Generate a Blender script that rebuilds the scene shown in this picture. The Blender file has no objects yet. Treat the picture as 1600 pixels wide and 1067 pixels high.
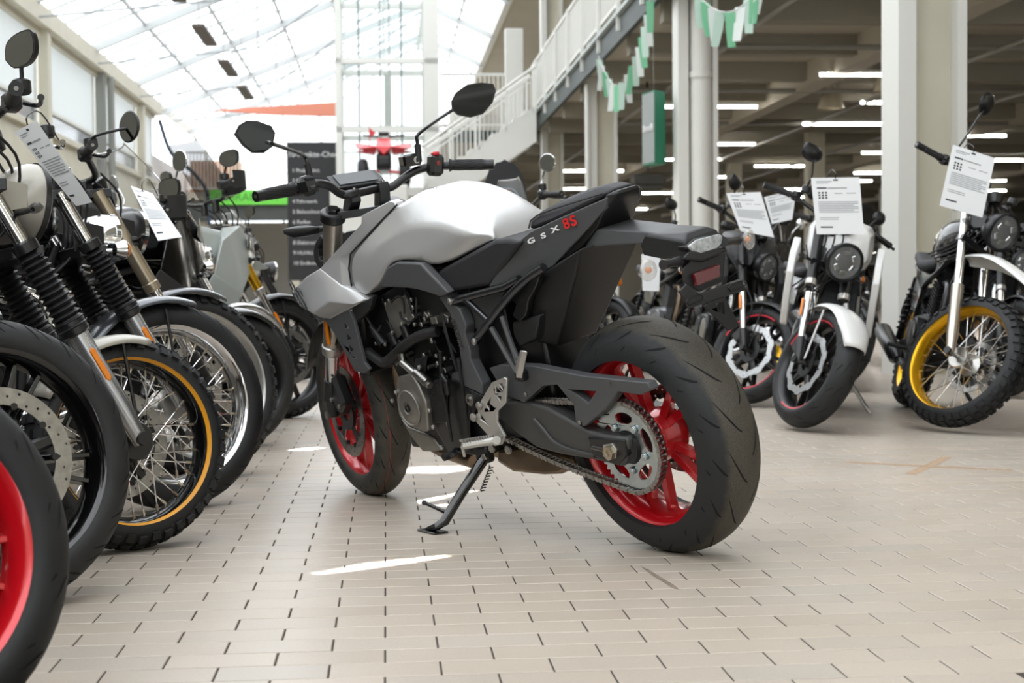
import bpy, bmesh, math, random
from mathutils import Vector as V, Matrix as MX
R = math.radians
random.seed(4)
SC = bpy.context.scene
COL = SC.collection
# ------------------------------------------------------------------ camera, sky, light, exposure
FPX, CAMH, ROLL = 2350.0, 0.685, 0.0087
PITCH = math.atan(80.5 / FPX)
cam = bpy.data.objects.new('camera', bpy.data.cameras.new('camera'))
COL.objects.link(cam); SC.camera = cam
cam.data.sensor_width = 36; cam.data.lens = FPX / 1600 * 36
_f = V((0, math.cos(PITCH), -math.sin(PITCH))); _u = V((0, math.sin(PITCH), math.cos(PITCH))); _r = V((1, 0, 0))
CR = (_r * math.cos(ROLL) - _u * math.sin(ROLL)); CU = (_u * math.cos(ROLL) + _r * math.sin(ROLL)); CF = _f
CO = V((0, 0, CAMH))
m = MX((CR, CU, -CF)).transposed().to_4x4(); m.translation = CO
cam.matrix_world = m
cam.data.clip_end = 400
cam.data.dof.use_dof = True; cam.data.dof.focus_distance = 3.9; cam.data.dof.aperture_fstop = 6.3
wd = bpy.data.worlds.new('sky'); SC.world = wd; wd.use_nodes = True
wn = wd.node_tree
bgn = wn.nodes['Background']
tc = wn.nodes.new('ShaderNodeTexCoord'); sp = wn.nodes.new('ShaderNodeSeparateXYZ'); rp = wn.nodes.new('ShaderNodeValToRGB')
wn.links.new(tc.outputs['Generated'], sp.inputs[0]); wn.links.new(sp.outputs['Z'], rp.inputs[0]); wn.links.new(rp.outputs[0], bgn.inputs[0])
rp.color_ramp.elements[0].position = 0.0; rp.color_ramp.elements[0].color = (.80, .84, .88, 1)
rp.color_ramp.elements[1].position = 0.6; rp.color_ramp.elements[1].color = (.93, .96, 1, 1)
bgn.inputs[1].default_value = 3.9
SC.view_settings.view_transform = 'Standard'; SC.view_settings.look = 'None'; SC.view_settings.gamma = 1
SC.view_settings.use_curve_mapping = False
SC.view_settings.exposure = 0.0
SC.cycles.max_bounces = 8; SC.cycles.diffuse_bounces = 4; SC.cycles.glossy_bounces = 4; SC.cycles.transmission_bounces = 6
SC.cycles.transparent_max_bounces = 12; SC.cycles.caustics_reflective = False; SC.cycles.caustics_refractive = False
SC.cycles.sample_clamp_indirect = 6
HA = 0.083                                    # the hall runs a little left of the camera's axis
HD = V((-math.sin(HA), math.cos(HA), 0)); HR = V((math.cos(HA), math.sin(HA), 0))
def W(a, b, z=0.0): return HR * a + HD * b + V((0, 0, z))
def area_light(name, loc, aim, sx, sy, power, spread=180, col=(1, 1, 1)):
    l = bpy.data.lights.new(name, 'AREA'); l.shape = 'RECTANGLE'; l.size = sx; l.size_y = sy; l.energy = power; l.color = col; l.spread = R(spread)
    o = bpy.data.objects.new(name, l); COL.objects.link(o); o.location = loc
    o.rotation_euler = (V(aim) - V(loc)).to_track_quat('-Z', 'Y').to_euler()
    return o

# ------------------------------------------------------------------ materials
def lin(c):
    if isinstance(c, str): c = [int(c[i:i + 2], 16) / 255 for i in (0, 2, 4)]
    return tuple((x / 12.92 if x <= .04045 else ((x + .055) / 1.055) ** 2.4) for x in c) + (1,)
MATS = {}
def mat(name, col='808080', rough=.5, metal=0, noise=0, nscale=40, bump=0, bscale=200, coat=0, alpha=1, trans=0, emit=0, spec=.5, aniso=0):
    if name in MATS: return MATS[name]
    m = bpy.data.materials.new(name); m.use_nodes = True; nt = m.node_tree; b = nt.nodes['Principled BSDF']
    c = lin(col)
    b.inputs['Base Color'].default_value = c; b.inputs['Roughness'].default_value = rough; b.inputs['Metallic'].default_value = metal
    b.inputs['Coat Weight'].default_value = coat; b.inputs['Coat Roughness'].default_value = .08
    b.inputs['Specular IOR Level'].default_value = spec
    b.inputs['Transmission Weight'].default_value = trans; b.inputs['Alpha'].default_value = alpha
    if emit: b.inputs['Emission Color'].default_value = c; b.inputs['Emission Strength'].default_value = emit
    if noise or bump:
        t = nt.nodes.new('ShaderNodeTexCoord')
        if noise:
            n = nt.nodes.new('ShaderNodeTexNoise'); n.inputs['Scale'].default_value = nscale; n.inputs['Detail'].default_value = 5
            nt.links.new(t.outputs['Object'], n.inputs['Vector'])
            r = nt.nodes.new('ShaderNodeValToRGB'); r.color_ramp.elements[0].position = .3; r.color_ramp.elements[1].position = .7
            r.color_ramp.elements[0].color = tuple(max(0, x * (1 - noise)) for x in c[:3]) + (1,)
            r.color_ramp.elements[1].color = tuple(min(1, x * (1 + noise)) for x in c[:3]) + (1,)
            nt.links.new(n.outputs['Fac'], r.inputs[0]); nt.links.new(r.outputs[0], b.inputs['Base Color'])
        if bump:
            n = nt.nodes.new('ShaderNodeTexNoise'); n.inputs['Scale'].default_value = bscale; n.inputs['Detail'].default_value = 3
            nt.links.new(t.outputs['Object'], n.inputs['Vector'])
            bp = nt.nodes.new('ShaderNodeBump'); bp.inputs['Strength'].default_value = bump; bp.inputs['Distance'].default_value = .002
            nt.links.new(n.outputs['Fac'], bp.inputs['Height']); nt.links.new(bp.outputs[0], b.inputs['Normal'])
    MATS[name] = m; return m
BLK = mat('black_plastic', '252526', .45, bump=.25, bscale=900)
BLKS = mat('satin_black', '151516', .32)
BLKG = mat('gloss_black', '0b0b0c', .12, coat=.5)
DARK = mat('dark_metal', '242527', .38, .6, noise=.2, nscale=30)
ENG = mat('engine_black', '171819', .42, .3, noise=.3, nscale=25, bump=.2, bscale=300)
GREYM = mat('cast_grey', '8f8c86', .38, .8, noise=.12, nscale=20, bump=.15, bscale=500)
GREYP = mat('charcoal_panel', '4b4c4e', .45, 0, bump=.2, bscale=900)
ALU = mat('aluminium', 'b9b7b2', .3, .9, noise=.1, nscale=30)
CHR = mat('chrome', 'd8d8d8', .08, 1)
STEEL = mat('steel', '9a9894', .28, 1, noise=.15, nscale=60)
ZINC = mat('zinc_plate', 'b4bdbf', .25, .95, noise=.15, nscale=40)
SILV = mat('silver_paint', 'c6c6c6', .36, .45, noise=.03, nscale=900, coat=.25)
RED = mat('red_lacquer', 'cf1420', .22, .2, coat=.9)
TYRE = mat('tyre_rubber', '1b1c1d', .62, noise=.25, nscale=14, bump=.25, bscale=420)
TREADM = mat('tyre_tread', '2e2c29', .78, noise=.35, nscale=30, bump=.5, bscale=500)
GROV = mat('tread_groove', '070707', .9)
RUB = mat('rubber_black', '161617', .6, bump=.3, bscale=400)
SEAT = mat('seat_vinyl', '242427', .62, bump=.5, bscale=700)
GLASSC = mat('clear_lens', 'f2f4f4', .05, 0, alpha=.16, spec=.8)
SMOKE = mat('smoked_screen', '1a1c1e', .06, 0, alpha=.5, spec=.7)
SCREEN = mat('clear_screen', 'eef2f3', .04, 0, alpha=.14, spec=.8)
ORNG = mat('amber_lens', 'e8820c', .2, coat=.6)
REDL = mat('red_lens', '5c0d14', .12, coat=.8)
MIRR = mat('mirror_glass', '707274', .03, 1)
GOLD = mat('gold_anodised', 'c99a24', .25, .85)
BRASS = mat('champagne_metal', 'b0a48f', .3, .85)
WHT = mat('white_paint', 'e6e6e4', .3, coat=.4)
WALLW = mat('white_steel', 'dcdcd6', .5)
CREAM = mat('cream_paint', 'c9c4b2', .55, noise=.04, nscale=2)
PAPER = mat('paper', 'eceef0', .6)
INK = mat('ink', '3a3d42', .7)
INKL = mat('ink_pale', 'a5a8ac', .7)
BRNZ = mat('heat_stained_steel', '8f7c68', .35, .9, noise=.45, nscale=9)
PTITLE = mat('white_print', 'e8e8e8', .5)
REDP = mat('red_print', 'd22a2a', .4)
def dusty_tyre():
    # dark sidewalls, a dusty brown-grey crown
    m = bpy.data.materials.new('dusty_tread_rubber'); m.use_nodes = True; nt = m.node_tree; b = nt.nodes['Principled BSDF']; L = nt.links.new; N = nt.nodes.new
    t = N('ShaderNodeTexCoord'); s = N('ShaderNodeSeparateXYZ'); L(t.outputs['Object'], s.inputs[0]); a = N('ShaderNodeMath'); a.operation = 'ABSOLUTE'; L(s.outputs['Y'], a.inputs[0])
    n = N('ShaderNodeTexNoise'); n.inputs['Scale'].default_value = 22; n.inputs['Detail'].default_value = 8; L(t.outputs['Object'], n.inputs['Vector'])
    n2 = N('ShaderNodeTexNoise'); n2.inputs['Scale'].default_value = 380; L(t.outputs['Object'], n2.inputs['Vector'])
    ad = N('ShaderNodeMath'); ad.operation = 'MULTIPLY_ADD'; ad.inputs[1].default_value = .03; L(n.outputs['Fac'], ad.inputs[0]); L(a.outputs[0], ad.inputs[2])
    r = N('ShaderNodeMapRange'); r.inputs['From Min'].default_value = .062; r.inputs['From Max'].default_value = .078; r.inputs['To Min'].default_value = 1; r.inputs['To Max'].default_value = 0; L(ad.outputs[0], r.inputs['Value'])
    sp_ = N('ShaderNodeMapRange'); sp_.inputs['From Min'].default_value = .35; sp_.inputs['From Max'].default_value = .75; sp_.inputs['To Min'].default_value = .35; L(n2.outputs['Fac'], sp_.inputs['Value'])
    mu = N('ShaderNodeMath'); mu.operation = 'MULTIPLY'; L(r.outputs[0], mu.inputs[0]); L(sp_.outputs[0], mu.inputs[1])
    x = N('ShaderNodeMix'); x.data_type = 'RGBA'; x.inputs['A'].default_value = lin('1b1d1f'); x.inputs['B'].default_value = lin('544e42'); L(mu.outputs[0], x.inputs['Factor']); L(x.outputs['Result'], b.inputs['Base Color'])
    b.inputs['Roughness'].default_value = .62; bp = N('ShaderNodeBump'); bp.inputs['Strength'].default_value = .3; bp.inputs['Distance'].default_value = .002; L(n2.outputs['Fac'], bp.inputs['Height']); L(bp.outputs[0], b.inputs['Normal'])
    return m
DUSTY = dusty_tyre()
# ------------------------------------------------------------------ mesh builder
class MB:
    def __init__(s): s.v = []; s.f = []
    def add(s, vs, fs):
        n = len(s.v); s.v += [tuple(x) for x in vs]; s.f += [tuple(i + n for i in f) for f in fs]; return s
    def box(s, c, d, rot=None, bev=0):
        x, y, z = [k / 2 for k in d]; M3 = rot or MX.Identity(3); c = V(c)
        if bev:
            b = min(bev, x * .9, y * .9, z * .9); vs = []; 
            for sx in (-1, 1):
                for sy in (-1, 1):
                    for sz in (-1, 1):
                        vs += [c + M3 @ V((sx * (x - b), sy * (y - b), sz * z)), c + M3 @ V((sx * (x - b), sy * y, sz * (z - b))), c + M3 @ V((sx * x, sy * (y - b), sz * (z - b)))]
            return s.hull(vs)
        vs = [c + M3 @ V((sx * x, sy * y, sz * z)) for sx in (-1, 1) for sy in (-1, 1) for sz in (-1, 1)]
        return s.add(vs, [(0, 1, 3, 2), (4, 6, 7, 5), (0, 4, 5, 1), (2, 3, 7, 6), (0, 2, 6, 4), (1, 5, 7, 3)])
    def hull(s, pts):
        bm = bmesh.new()
        for p in pts: bm.verts.new(p)
        r = bmesh.ops.convex_hull(bm, input=bm.verts)
        for v in [v for v in bm.verts if not v.link_faces]: bm.verts.remove(v)
        bmesh.ops.dissolve_limit(bm, angle_limit=.02, verts=bm.verts, edges=bm.edges)
        bm.verts.index_update()
        s.add([v.co.copy() for v in bm.verts], [[v.index for v in f.verts] for f in bm.faces]); bm.free(); return s
    def tube(s, pts, r, n=12, cap=True, closed=False):
        pts = [V(p) for p in pts]; k = len(pts); rs = r if isinstance(r, (list, tuple)) else [r] * k
        t0 = (pts[1] - pts[0]).normalized(); up = t0.orthogonal().normalized(); vs = []
        for i, p in enumerate(pts):
            a = pts[i - 1] if (i or closed) else p; b = pts[(i + 1) % k] if (i < k - 1 or closed) else p
            t = (b - a).normalized(); up = (up - t * up.dot(t)).normalized(); sd = t.cross(up)
            for j in range(n):
                g = 2 * math.pi * j / n; vs.append(p + (up * math.cos(g) + sd * math.sin(g)) * rs[i])
        fs = []
        for i in range(k if closed else k - 1):
            i2 = (i + 1) % k
            for j in range(n): fs.append((i * n + j, i * n + (j + 1) % n, i2 * n + (j + 1) % n, i2 * n + j))
        if cap and not closed: fs.append(tuple(range(n))[::-1]); fs.append(tuple((k - 1) * n + j for j in range(n)))
        return s.add(vs, fs)
    def lathe(s, prof, c=(0, 0, 0), ax=(0, 1, 0), n=48, closed=False, arc=None):
        # profile of (radius, distance along the axis)
        ax = V(ax).normalized(); u = V((1, 0, 0)) if abs(ax.x) < .9 else V((0, 0, 1)); u = (u - ax * u.dot(ax)).normalized(); w = ax.cross(u); c = V(c)
        vs = []; a0, a1 = arc or (0, 2 * math.pi); full = arc is None; m = n if full else n + 1
        for j in range(m):
            g = a0 + (a1 - a0) * j / n; e = u * math.cos(g) + w * math.sin(g)
            for (r, y) in prof: vs.append(c + e * r + ax * y)
        k = len(prof); fs = []
        for j in range(n):
            j2 = (j + 1) % m if full else j + 1
            for i in range(k if closed else k - 1):
                i2 = (i + 1) % k; fs.append((j * k + i, j2 * k + i, j2 * k + i2, j * k + i2))
        return s.add(vs, fs)
    def cyl(s, c, ax, r, h, n=24, r2=None, bev=0):
        # centred at c
        r2 = r if r2 is None else r2; b = bev
        pr = [(0, -h / 2), (r - b, -h / 2), (r, -h / 2 + b), (r2, h / 2 - b), (r2 - b, h / 2), (0, h / 2)]
        return s.lathe(pr, c, ax, n)
    def sphere(s, c, r, n=14, sc=(1, 1, 1)):
        c = V(c); vs = [c + V((0, 0, r * sc[2]))]; fs = []; k = n // 2
        for i in range(1, k):
            t = math.pi * i / k
            for j in range(n):
                g = 2 * math.pi * j / n; vs.append(c + V((r * math.sin(t) * math.cos(g) * sc[0], r * math.sin(t) * math.sin(g) * sc[1], r * math.cos(t) * sc[2])))
        vs.append(c - V((0, 0, r * sc[2])))
        for j in range(n): fs.append((0, 1 + j, 1 + (j + 1) % n))
        for i in range(k - 2):
            for j in range(n): a = 1 + i * n; fs.append((a + j, a + n + j, a + n + (j + 1) % n, a + (j + 1) % n))
        a = 1 + (k - 2) * n
        for j in range(n): fs.append((a + j, len(vs) - 1, a + (j + 1) % n))
        return s.add(vs, fs)
    def plate(s, pts, th, holes=None):
        # polygon of 3D points, made solid by th (a vector)
        pts = [V(p) for p in pts]; th = V(th); k = len(pts)
        if not holes: 
            return s.add(pts + [p + th for p in pts], [tuple(range(k))[::-1], tuple(range(k, 2 * k))] + [(i, (i + 1) % k, (i + 1) % k + k, i + k) for i in range(k)])
        from mathutils.geometry import tessellate_polygon
        loops = [pts] + [[V(p) for p in h] for h in holes]; allp = [p for l in loops for p in l]
        n = len(allp); tr = tessellate_polygon(loops); fs = [tuple(t) for t in tr] + [tuple(i + n for i in t[::-1]) for t in tr]; o = 0
        for l in loops:
            q = len(l)
            for i in range(q): fs.append((o + i, o + (i + 1) % q, o + (i + 1) % q + n, o + i + n))
            o += q
        return s.add(allp + [p + th for p in allp], fs)
    def loft(s, rings, cap=True, closed=True):
        k = len(rings[0]); vs = [p for r in rings for p in r]; fs = []
        for i in range(len(rings) - 1):
            for j in range(k if closed else k - 1): fs.append((i * k + j, i * k + (j + 1) % k, (i + 1) * k + (j + 1) % k, (i + 1) * k + j))
        if cap and closed: fs.append(tuple(range(k))[::-1]); fs.append(tuple((len(rings) - 1) * k + j for j in range(k)))
        return s.add(vs, fs)
    def obj(s, name, mt, parent=None, mx=None, ang=35, bevel=0, sub=0, solid=0, flip=False, fix=True, clean=True):
        me = bpy.data.meshes.new(name); me.from_pydata([tuple(v) for v in s.v], [], s.f); me.materials.append(mt)
        if fix:
            bm = bmesh.new(); bm.from_mesh(me)
            if clean: bmesh.ops.remove_doubles(bm, verts=bm.verts, dist=1e-5)
            bmesh.ops.recalc_face_normals(bm, faces=bm.faces)
            if flip: bmesh.ops.reverse_faces(bm, faces=bm.faces)
            bm.to_mesh(me); bm.free()
        me.shade_smooth()
        if ang < 180: me.set_sharp_from_angle(angle=R(ang))
        o = bpy.data.objects.new(name, me); COL.objects.link(o)
        if parent: o.parent = parent
        if mx is not None: o.matrix_local = mx
        if solid:
            q = o.modifiers.new('solid', 'SOLIDIFY'); q.thickness = solid; q.offset = -1
        if sub:
            q = o.modifiers.new('sub', 'SUBSURF'); q.levels = q.render_levels = sub
        if bevel:
            q = o.modifiers.new('bevel', 'BEVEL'); q.width = bevel; q.segments = 2; q.limit_method = 'ANGLE'; q.angle_limit = R(25)
            q.harden_normals = False
        return o
def thing(name, label, cat, mx=None, group=None):
    o = bpy.data.objects.new(name, None); COL.objects.link(o); o.empty_display_size = .1
    if mx is not None: o.matrix_world = mx if isinstance(mx, MX) else MX.Translation(V(mx))
    o['label'] = label; o['category'] = cat
    if group: o['group'] = group
    return o
def tube_text(s, size, mt, parent, loc, rx, up, name='lettering', wd=.0012):
    cu = bpy.data.curves.new(name, 'FONT'); cu.body = s; cu.size = size; cu.align_x = 'CENTER'; cu.align_y = 'CENTER'; cu.fill_mode = 'NONE'; cu.bevel_depth = wd; cu.resolution_u = 4; cu.bevel_resolution = 1
    o = bpy.data.objects.new(name, cu); COL.objects.link(o); me = bpy.data.meshes.new_from_object(o.evaluated_get(bpy.context.evaluated_depsgraph_get())); bpy.data.objects.remove(o)
    me.materials.clear(); me.materials.append(mt); o = bpy.data.objects.new(name, me); COL.objects.link(o)
    rx = V(rx).normalized(); up = V(up); up = (up - rx * up.dot(rx)).normalized(); mm = MX((rx, up, rx.cross(up))).transposed().to_4x4(); mm.translation = V(loc); o.parent = parent; o.matrix_local = mm; return o
def tag(o, label, cat, group=None):
    o['label'] = label; o['category'] = cat
    if group: o['group'] = group
    return o
def struct(o): o['kind'] = 'structure'; return o
def stuff(o): o['kind'] = 'stuff'; return o
def smooth_path(pts, k=6):
    pts = [V(p) for p in pts]; out = []
    for i in range(len(pts) - 1):
        p0 = pts[max(i - 1, 0)]; p1 = pts[i]; p2 = pts[i + 1]; p3 = pts[min(i + 2, len(pts) - 1)]
        for j in range(k):
            t = j / k; out.append(.5 * ((2 * p1) + (p2 - p0) * t + (2 * p0 - 5 * p1 + 4 * p2 - p3) * t * t + (3 * p1 - p0 - 3 * p2 + p3) * t ** 3))
    return out + [pts[-1]]
class Frame:
    # a local frame of a machine; at(x, y, yplane) reads a point of the photograph onto one of its upright planes
    def __init__(s, mx): s.m = mx; s.i = mx.inverted()
    def at(s, px, py, y=0.0):
        d = CR * (px - 800) / FPX - CU * (py - 533.5) / FPX + CF
        o = s.i @ CO; d = s.i.to_3x3() @ d; t = (y - o.y) / d.y; return o + d * t
    def atx(s, px, py, x=0.0):
        d = CR * (px - 800) / FPX - CU * (py - 533.5) / FPX + CF
        o = s.i @ CO; d = s.i.to_3x3() @ d; t = (x - o.x) / d.x; return o + d * t
def bike_matrix(x, y, yaw, lean, cz=.08, pivot=(0, 0)):
    # pivot: the contact point in bike coordinates that stands on (x, y)
    r = MX.Rotation(yaw, 4, 'Z') @ MX.Rotation(-lean, 4, 'X')
    p = V((pivot[0], pivot[1], cz)); return MX.Translation(V((x, y, cz))) @ r @ MX.Translation(-p)
def steer_matrix(wb, ang, rake=25, off=.03, rw=.3):
    ax = V((-math.sin(R(rake)), 0, math.cos(R(rake)))); p = V((wb - off, 0, rw))
    return MX.Translation(p) @ MX.Rotation(ang, 4, ax) @ MX.Translation(-p), ax
def text_obj(s, size, mt, parent, loc, rx, up, name='lettering', depth=.0006, align='CENTER', shear=0, bold=0, spacing=1):
    cu = bpy.data.curves.new(name, 'FONT'); cu.body = s; cu.size = size; cu.extrude = depth; cu.align_x = align; cu.align_y = 'CENTER'
    cu.shear = shear; cu.offset = bold; cu.space_character = spacing; cu.resolution_u = 3
    o = bpy.data.objects.new(name, cu); COL.objects.link(o)
    dg = bpy.context.evaluated_depsgraph_get(); me = bpy.data.meshes.new_from_object(o.evaluated_get(dg)); bpy.data.objects.remove(o)
    me.materials.clear(); me.materials.append(mt)
    o = bpy.data.objects.new(name, me); COL.objects.link(o)
    rx = V(rx).normalized(); up = V(up); up = (up - rx * up.dot(rx)).normalized(); n = rx.cross(up)
    mm = MX((rx, up, n)).transposed().to_4x4(); mm.translation = V(loc)
    if parent: o.parent = parent; o.matrix_local = mm
    else: o.matrix_world = mm
    return o
# ------------------------------------------------------------------ wheels
def tyre_profile(rw, rim, w, b=None):
    b = b or min(w * .47, (rw - rim) * .85); a = w / 2; rc = rw - b; pr = []
    pr.append((rim + .001, -a * .74))
    pr.append((rim + .006, -a * .86))
    for i in range(17):
        t = R(-97 + 194 * i / 16); pr.append((rc + b * math.cos(t), a * math.sin(t)))
    pr.append((rim + .006, a * .86)); pr.append((rim + .001, a * .74))
    return pr, (rc, a, b)
def tpt(q, t, g, lift=0):
    rc, a, b = q; r = rc + (b + lift) * math.cos(t); y = (a + lift) * math.sin(t); return V((r * math.sin(g), y, r * math.cos(g)))
def make_tyre(parent, c, rw, rim, w, kind='road', mx=None, name='tyre'):
    c = V(c); pr, q = tyre_profile(rw - (.009 if kind == 'knob' else 0), rim, w)
    o = MB().lathe(pr, c, (0, 1, 0), 72).obj(name, TYRE, parent, mx, ang=60)
    g = MB(); big = MB()
    if kind in ('road', 'sport'):
        n = 15 if kind == 'sport' else 22
        for k in range(n):
            for sd in (-1, 1):
                g0 = 2 * math.pi * (k + (.5 if sd > 0 else 0)) / n
                for (t0, t1, dg, wd) in ((6, 36, .30, .0050), (40, 64, .16, .0058), (68, 78, .05, .004)) if kind == 'sport' else ((6, 60, .22, .0048), (30, 72, .12, .0042)):
                    L = []; Rr = []
                    for i in range(7):
                        f = i / 6; t = R(t0 + (t1 - t0) * f) * sd; gg = g0 + dg * (f ** 1.4) + (.09 if t0 > 35 else 0); hw = wd * math.sin(math.pi * (.12 + .8 * f)) / rw
                        L.append(c + tpt(q, t, gg - hw, .0005)); Rr.append(c + tpt(q, t, gg + hw, .0005))
                    vs = []
                    for l, r_ in zip(L, Rr): vs += [l, r_]
                    g.add(vs, [(2 * i, 2 * i + 1, 2 * i + 3, 2 * i + 2) for i in range(6)])
        stuff(g.obj('tread_groove', GROV, o, fix=False))
    elif kind == 'knob':
        n = 44
        for k in range(n):
            g0 = 2 * math.pi * k / n
            rows = ((-62, -40), (-30, -3), (3, 30), (40, 62)) if k % 2 == 0 else ((-70, -46), (-36, -16), (-9, 9), (16, 36), (46, 70))
            for (t0, t1) in rows:
                vs = []
                for lift in (-.003, .009):
                    for t in (t0, t1):
                        for gg in (-.048, .048):
                            vs.append(c + tpt(q, R(t) * 1.0, g0 + gg * (1 if lift < 0 else .86), lift))
                big.add(vs, [(0, 1, 3, 2), (4, 6, 7, 5), (0, 4, 5, 1), (2, 3, 7, 6), (0, 2, 6, 4), (1, 5, 7, 3)])
        stuff(big.obj('tread_block', TYRE, o, ang=20))
    return o
def rim_profile(rim, w):
    h = w / 2; f = rim + .0135
    return [(f, h), (f - .004, h + .003), (f - .009, h + .001), (rim - .004, h - .008), (rim - .016, h - .028), (rim - .022, 0), (rim - .016, -h + .028), (rim - .004, -h + .008), (f - .009, -h - .001), (f - .004, -h - .003), (f, -h), (rim, -h + .006), (rim - .008, -h * .4), (rim - .008, h * .4), (rim, h - .006)]
def spoke_bar(mb, c, g, r0, r1, w0, w1, y0, y1, th, off=0.0, off1=None):
    # a tapering cast spoke in the wheel plane at angle g; off: sideways start
    e = V((math.sin(g), 0, math.cos(g))); s = V((math.cos(g), 0, -math.sin(g))); off1 = off if off1 is None else off1; vs = []
    for (r, w, y, o_) in ((r0, w0, y0, off), (r1, w1, y1, off1)):
        for sy in (-1, 1):
            for sw in (-1, 1): vs.append(V(c) + e * r + s * (o_ + sw * w / 2 * (1 if sy > 0 else .55)) + V((0, y + sy * th / 2, 0)))
    mb.add(vs, [(0, 1, 3, 2), (4, 6, 7, 5), (0, 4, 5, 1), (2, 3, 7, 6), (0, 2, 6, 4), (1, 5, 7, 3)])
def brake_disc(parent, c, r, side, mx=None, mt=None, holes=True, carrier=None, th=.0045, wavy=False, ri=None):
    c = V(c); ri = ri or r * .76; n = 60; mb = MB(); out = []; inn = []
    ro = [r * (1 + (.03 * (1 if (j // 3) % 2 else -1) if wavy else 0)) for j in range(n)]
    P = lambda rr, g: c + V((rr * math.sin(g), 0, rr * math.cos(g)))
    hl = []
    if holes:
        nh = 36
        for k in range(nh):
            g = 2 * math.pi * k / nh; rr = ri + (r - ri) * (.25 + .25 * (k % 3)); hl.append([P(rr, g) + V((.0034 * math.cos(a), 0, .0034 * math.sin(a))) for a in [i * math.pi / 3 for i in range(6)]])
    mb.plate([P(ro[j], 2 * math.pi * j / n) for j in range(n)], (0, th * side, 0), [[P(ri, 2 * math.pi * j / n) for j in range(n)][::-1]] + hl)
    o = mb.obj('brake_disc', mt or STEEL, parent, mx)
    k2 = MB()
    for j in range(5):
        g = 2 * math.pi * j / 5
        spoke_bar(k2, c, g, r * .3, ri + .004, .03, .03, 0, 0, .006)
    k2.lathe([(r * .22, -.006), (r * .42, -.006), (r * .42, .006), (r * .22, .006)], c, n=28, closed=True)
    for j in range(10):
        g = 2 * math.pi * (j + .5) / 10; k2.cyl(c + V((ri * math.sin(g), 0, ri * math.cos(g))), (0, 1, 0), .008, .012, 10)
    k2.obj('disc_carrier', carrier or BLKS, o)
    return o
def cast_wheel(parent, name, c, rw, rim, tw, rimw, mt, kind='road', mx=None, spokes=5, split=.02, discs=(), disc_r=.15, hub=.045, disc_kw={}, yof=0.0, stripe=None):
    c = V(c); mb = MB()
    mb.lathe(rim_profile(rim, rimw), c, n=72, closed=True)
    mb.lathe([(.012, -.05), (hub * .8, -.05), (hub, -.04), (hub, .04), (hub * .8, .05), (.012, .05)], c, n=32, closed=True)
    for k in range(spokes):
        g = 2 * math.pi * (k + .35) / spokes
        if split:
            for s in (-1, 1): spoke_bar(mb, c, g, hub * .8, rim - .014, .026, .018, yof, yof * .5, .03, s * split * .4, s * split * 1.9)
        else: spoke_bar(mb, c, g, hub * .8, rim - .012, .04, .024, yof, 0, .03)
    o = mb.obj(name, mt, parent, mx, ang=38, bevel=.0015)
    make_tyre(o, c, rw, rim, tw, kind)
    for s_ in ((1, -1) if stripe else ()): MB().lathe([(rim + .002, s_ * (rimw / 2 + .0015)), (rim + .0085, s_ * (rimw / 2 + .0048)), (rim + .0132, s_ * (rimw / 2 + .0036)), (rim + .0145, s_ * (rimw / 2 - .001))], c, n=72, arc=(.3, 1.9)).obj('rim_stripe', stripe, o, ang=180); MB().lathe([(rim + .002, s_ * (rimw / 2 + .0015)), (rim + .0085, s_ * (rimw / 2 + .0048)), (rim + .0132, s_ * (rimw / 2 + .0036)), (rim + .0145, s_ * (rimw / 2 - .001))], c, n=72, arc=(3.4, 5.1)).obj('rim_stripe', stripe, o, ang=180)
    for s in discs: brake_disc(o, c + V((0, s * (.055), 0)), disc_r, s, **disc_kw)
    MB().cyl(c, (0, 1, 0), .011, .23, 12).obj('axle', STEEL, o)
    return o
def spoke_wheel(parent, name, c, rw, rim, tw, rimw, mt, kind='knob', mx=None, discs=(), disc_r=.15, hubm=None, disc_kw={}, stripe=None, ns=36, spm=None):
    c = V(c); o = MB().lathe(rim_profile(rim, rimw), c, n=72, closed=True).obj(name, mt, parent, mx, ang=38)
    make_tyre(o, c, rw, rim, tw, kind)
    MB().lathe([(.012, -.055), (.05, -.055), (.056, -.045), (.03, -.03), (.028, .03), (.056, .045), (.05, .055), (.012, .055)], c, n=28, closed=True).obj('hub', hubm or ALU, o)
    sp = MB(); nip = MB()
    for k in range(ns):
        s = 1 if k % 2 else -1; g = 2 * math.pi * k / ns; g2 = g + (.62 if (k // 2) % 2 else -.62) 
        a = c + V((.052 * math.sin(g2), s * .048, .052 * math.cos(g2))); b = c + V(((rim - .02) * math.sin(g), s * .006, (rim - .02) * math.cos(g)))
        if name == 'front_wheel': MB().tube([a, b], .0022, 6).obj('spoke', spm or CHR, o, clean=False)
        else: sp.tube([a, b], .0022, 6)
        d = (b - a).normalized(); nip.tube([b - d * .016, b], .004, 6)
    if sp.v: stuff(sp.obj('spoke', spm or CHR, o))
    stuff(nip.obj('nipple', BRASS, o))
    if stripe:
        for s_ in (1, -1): MB().lathe([(rim - .004, s_ * (rimw / 2 - .006)), (rim + .0, s_ * (rimw / 2 + .0005)), (rim + .0055, s_ * (rimw / 2 + .0035))], c, n=72).obj('rim_stripe', stripe, o, ang=180)
    for s in discs: brake_disc(o, c + V((0, s * .062, 0)), disc_r, s, **disc_kw)
    MB().cyl(c, (0, 1, 0), .011, .24, 12).obj('axle', STEEL, o)
    return o
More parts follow.
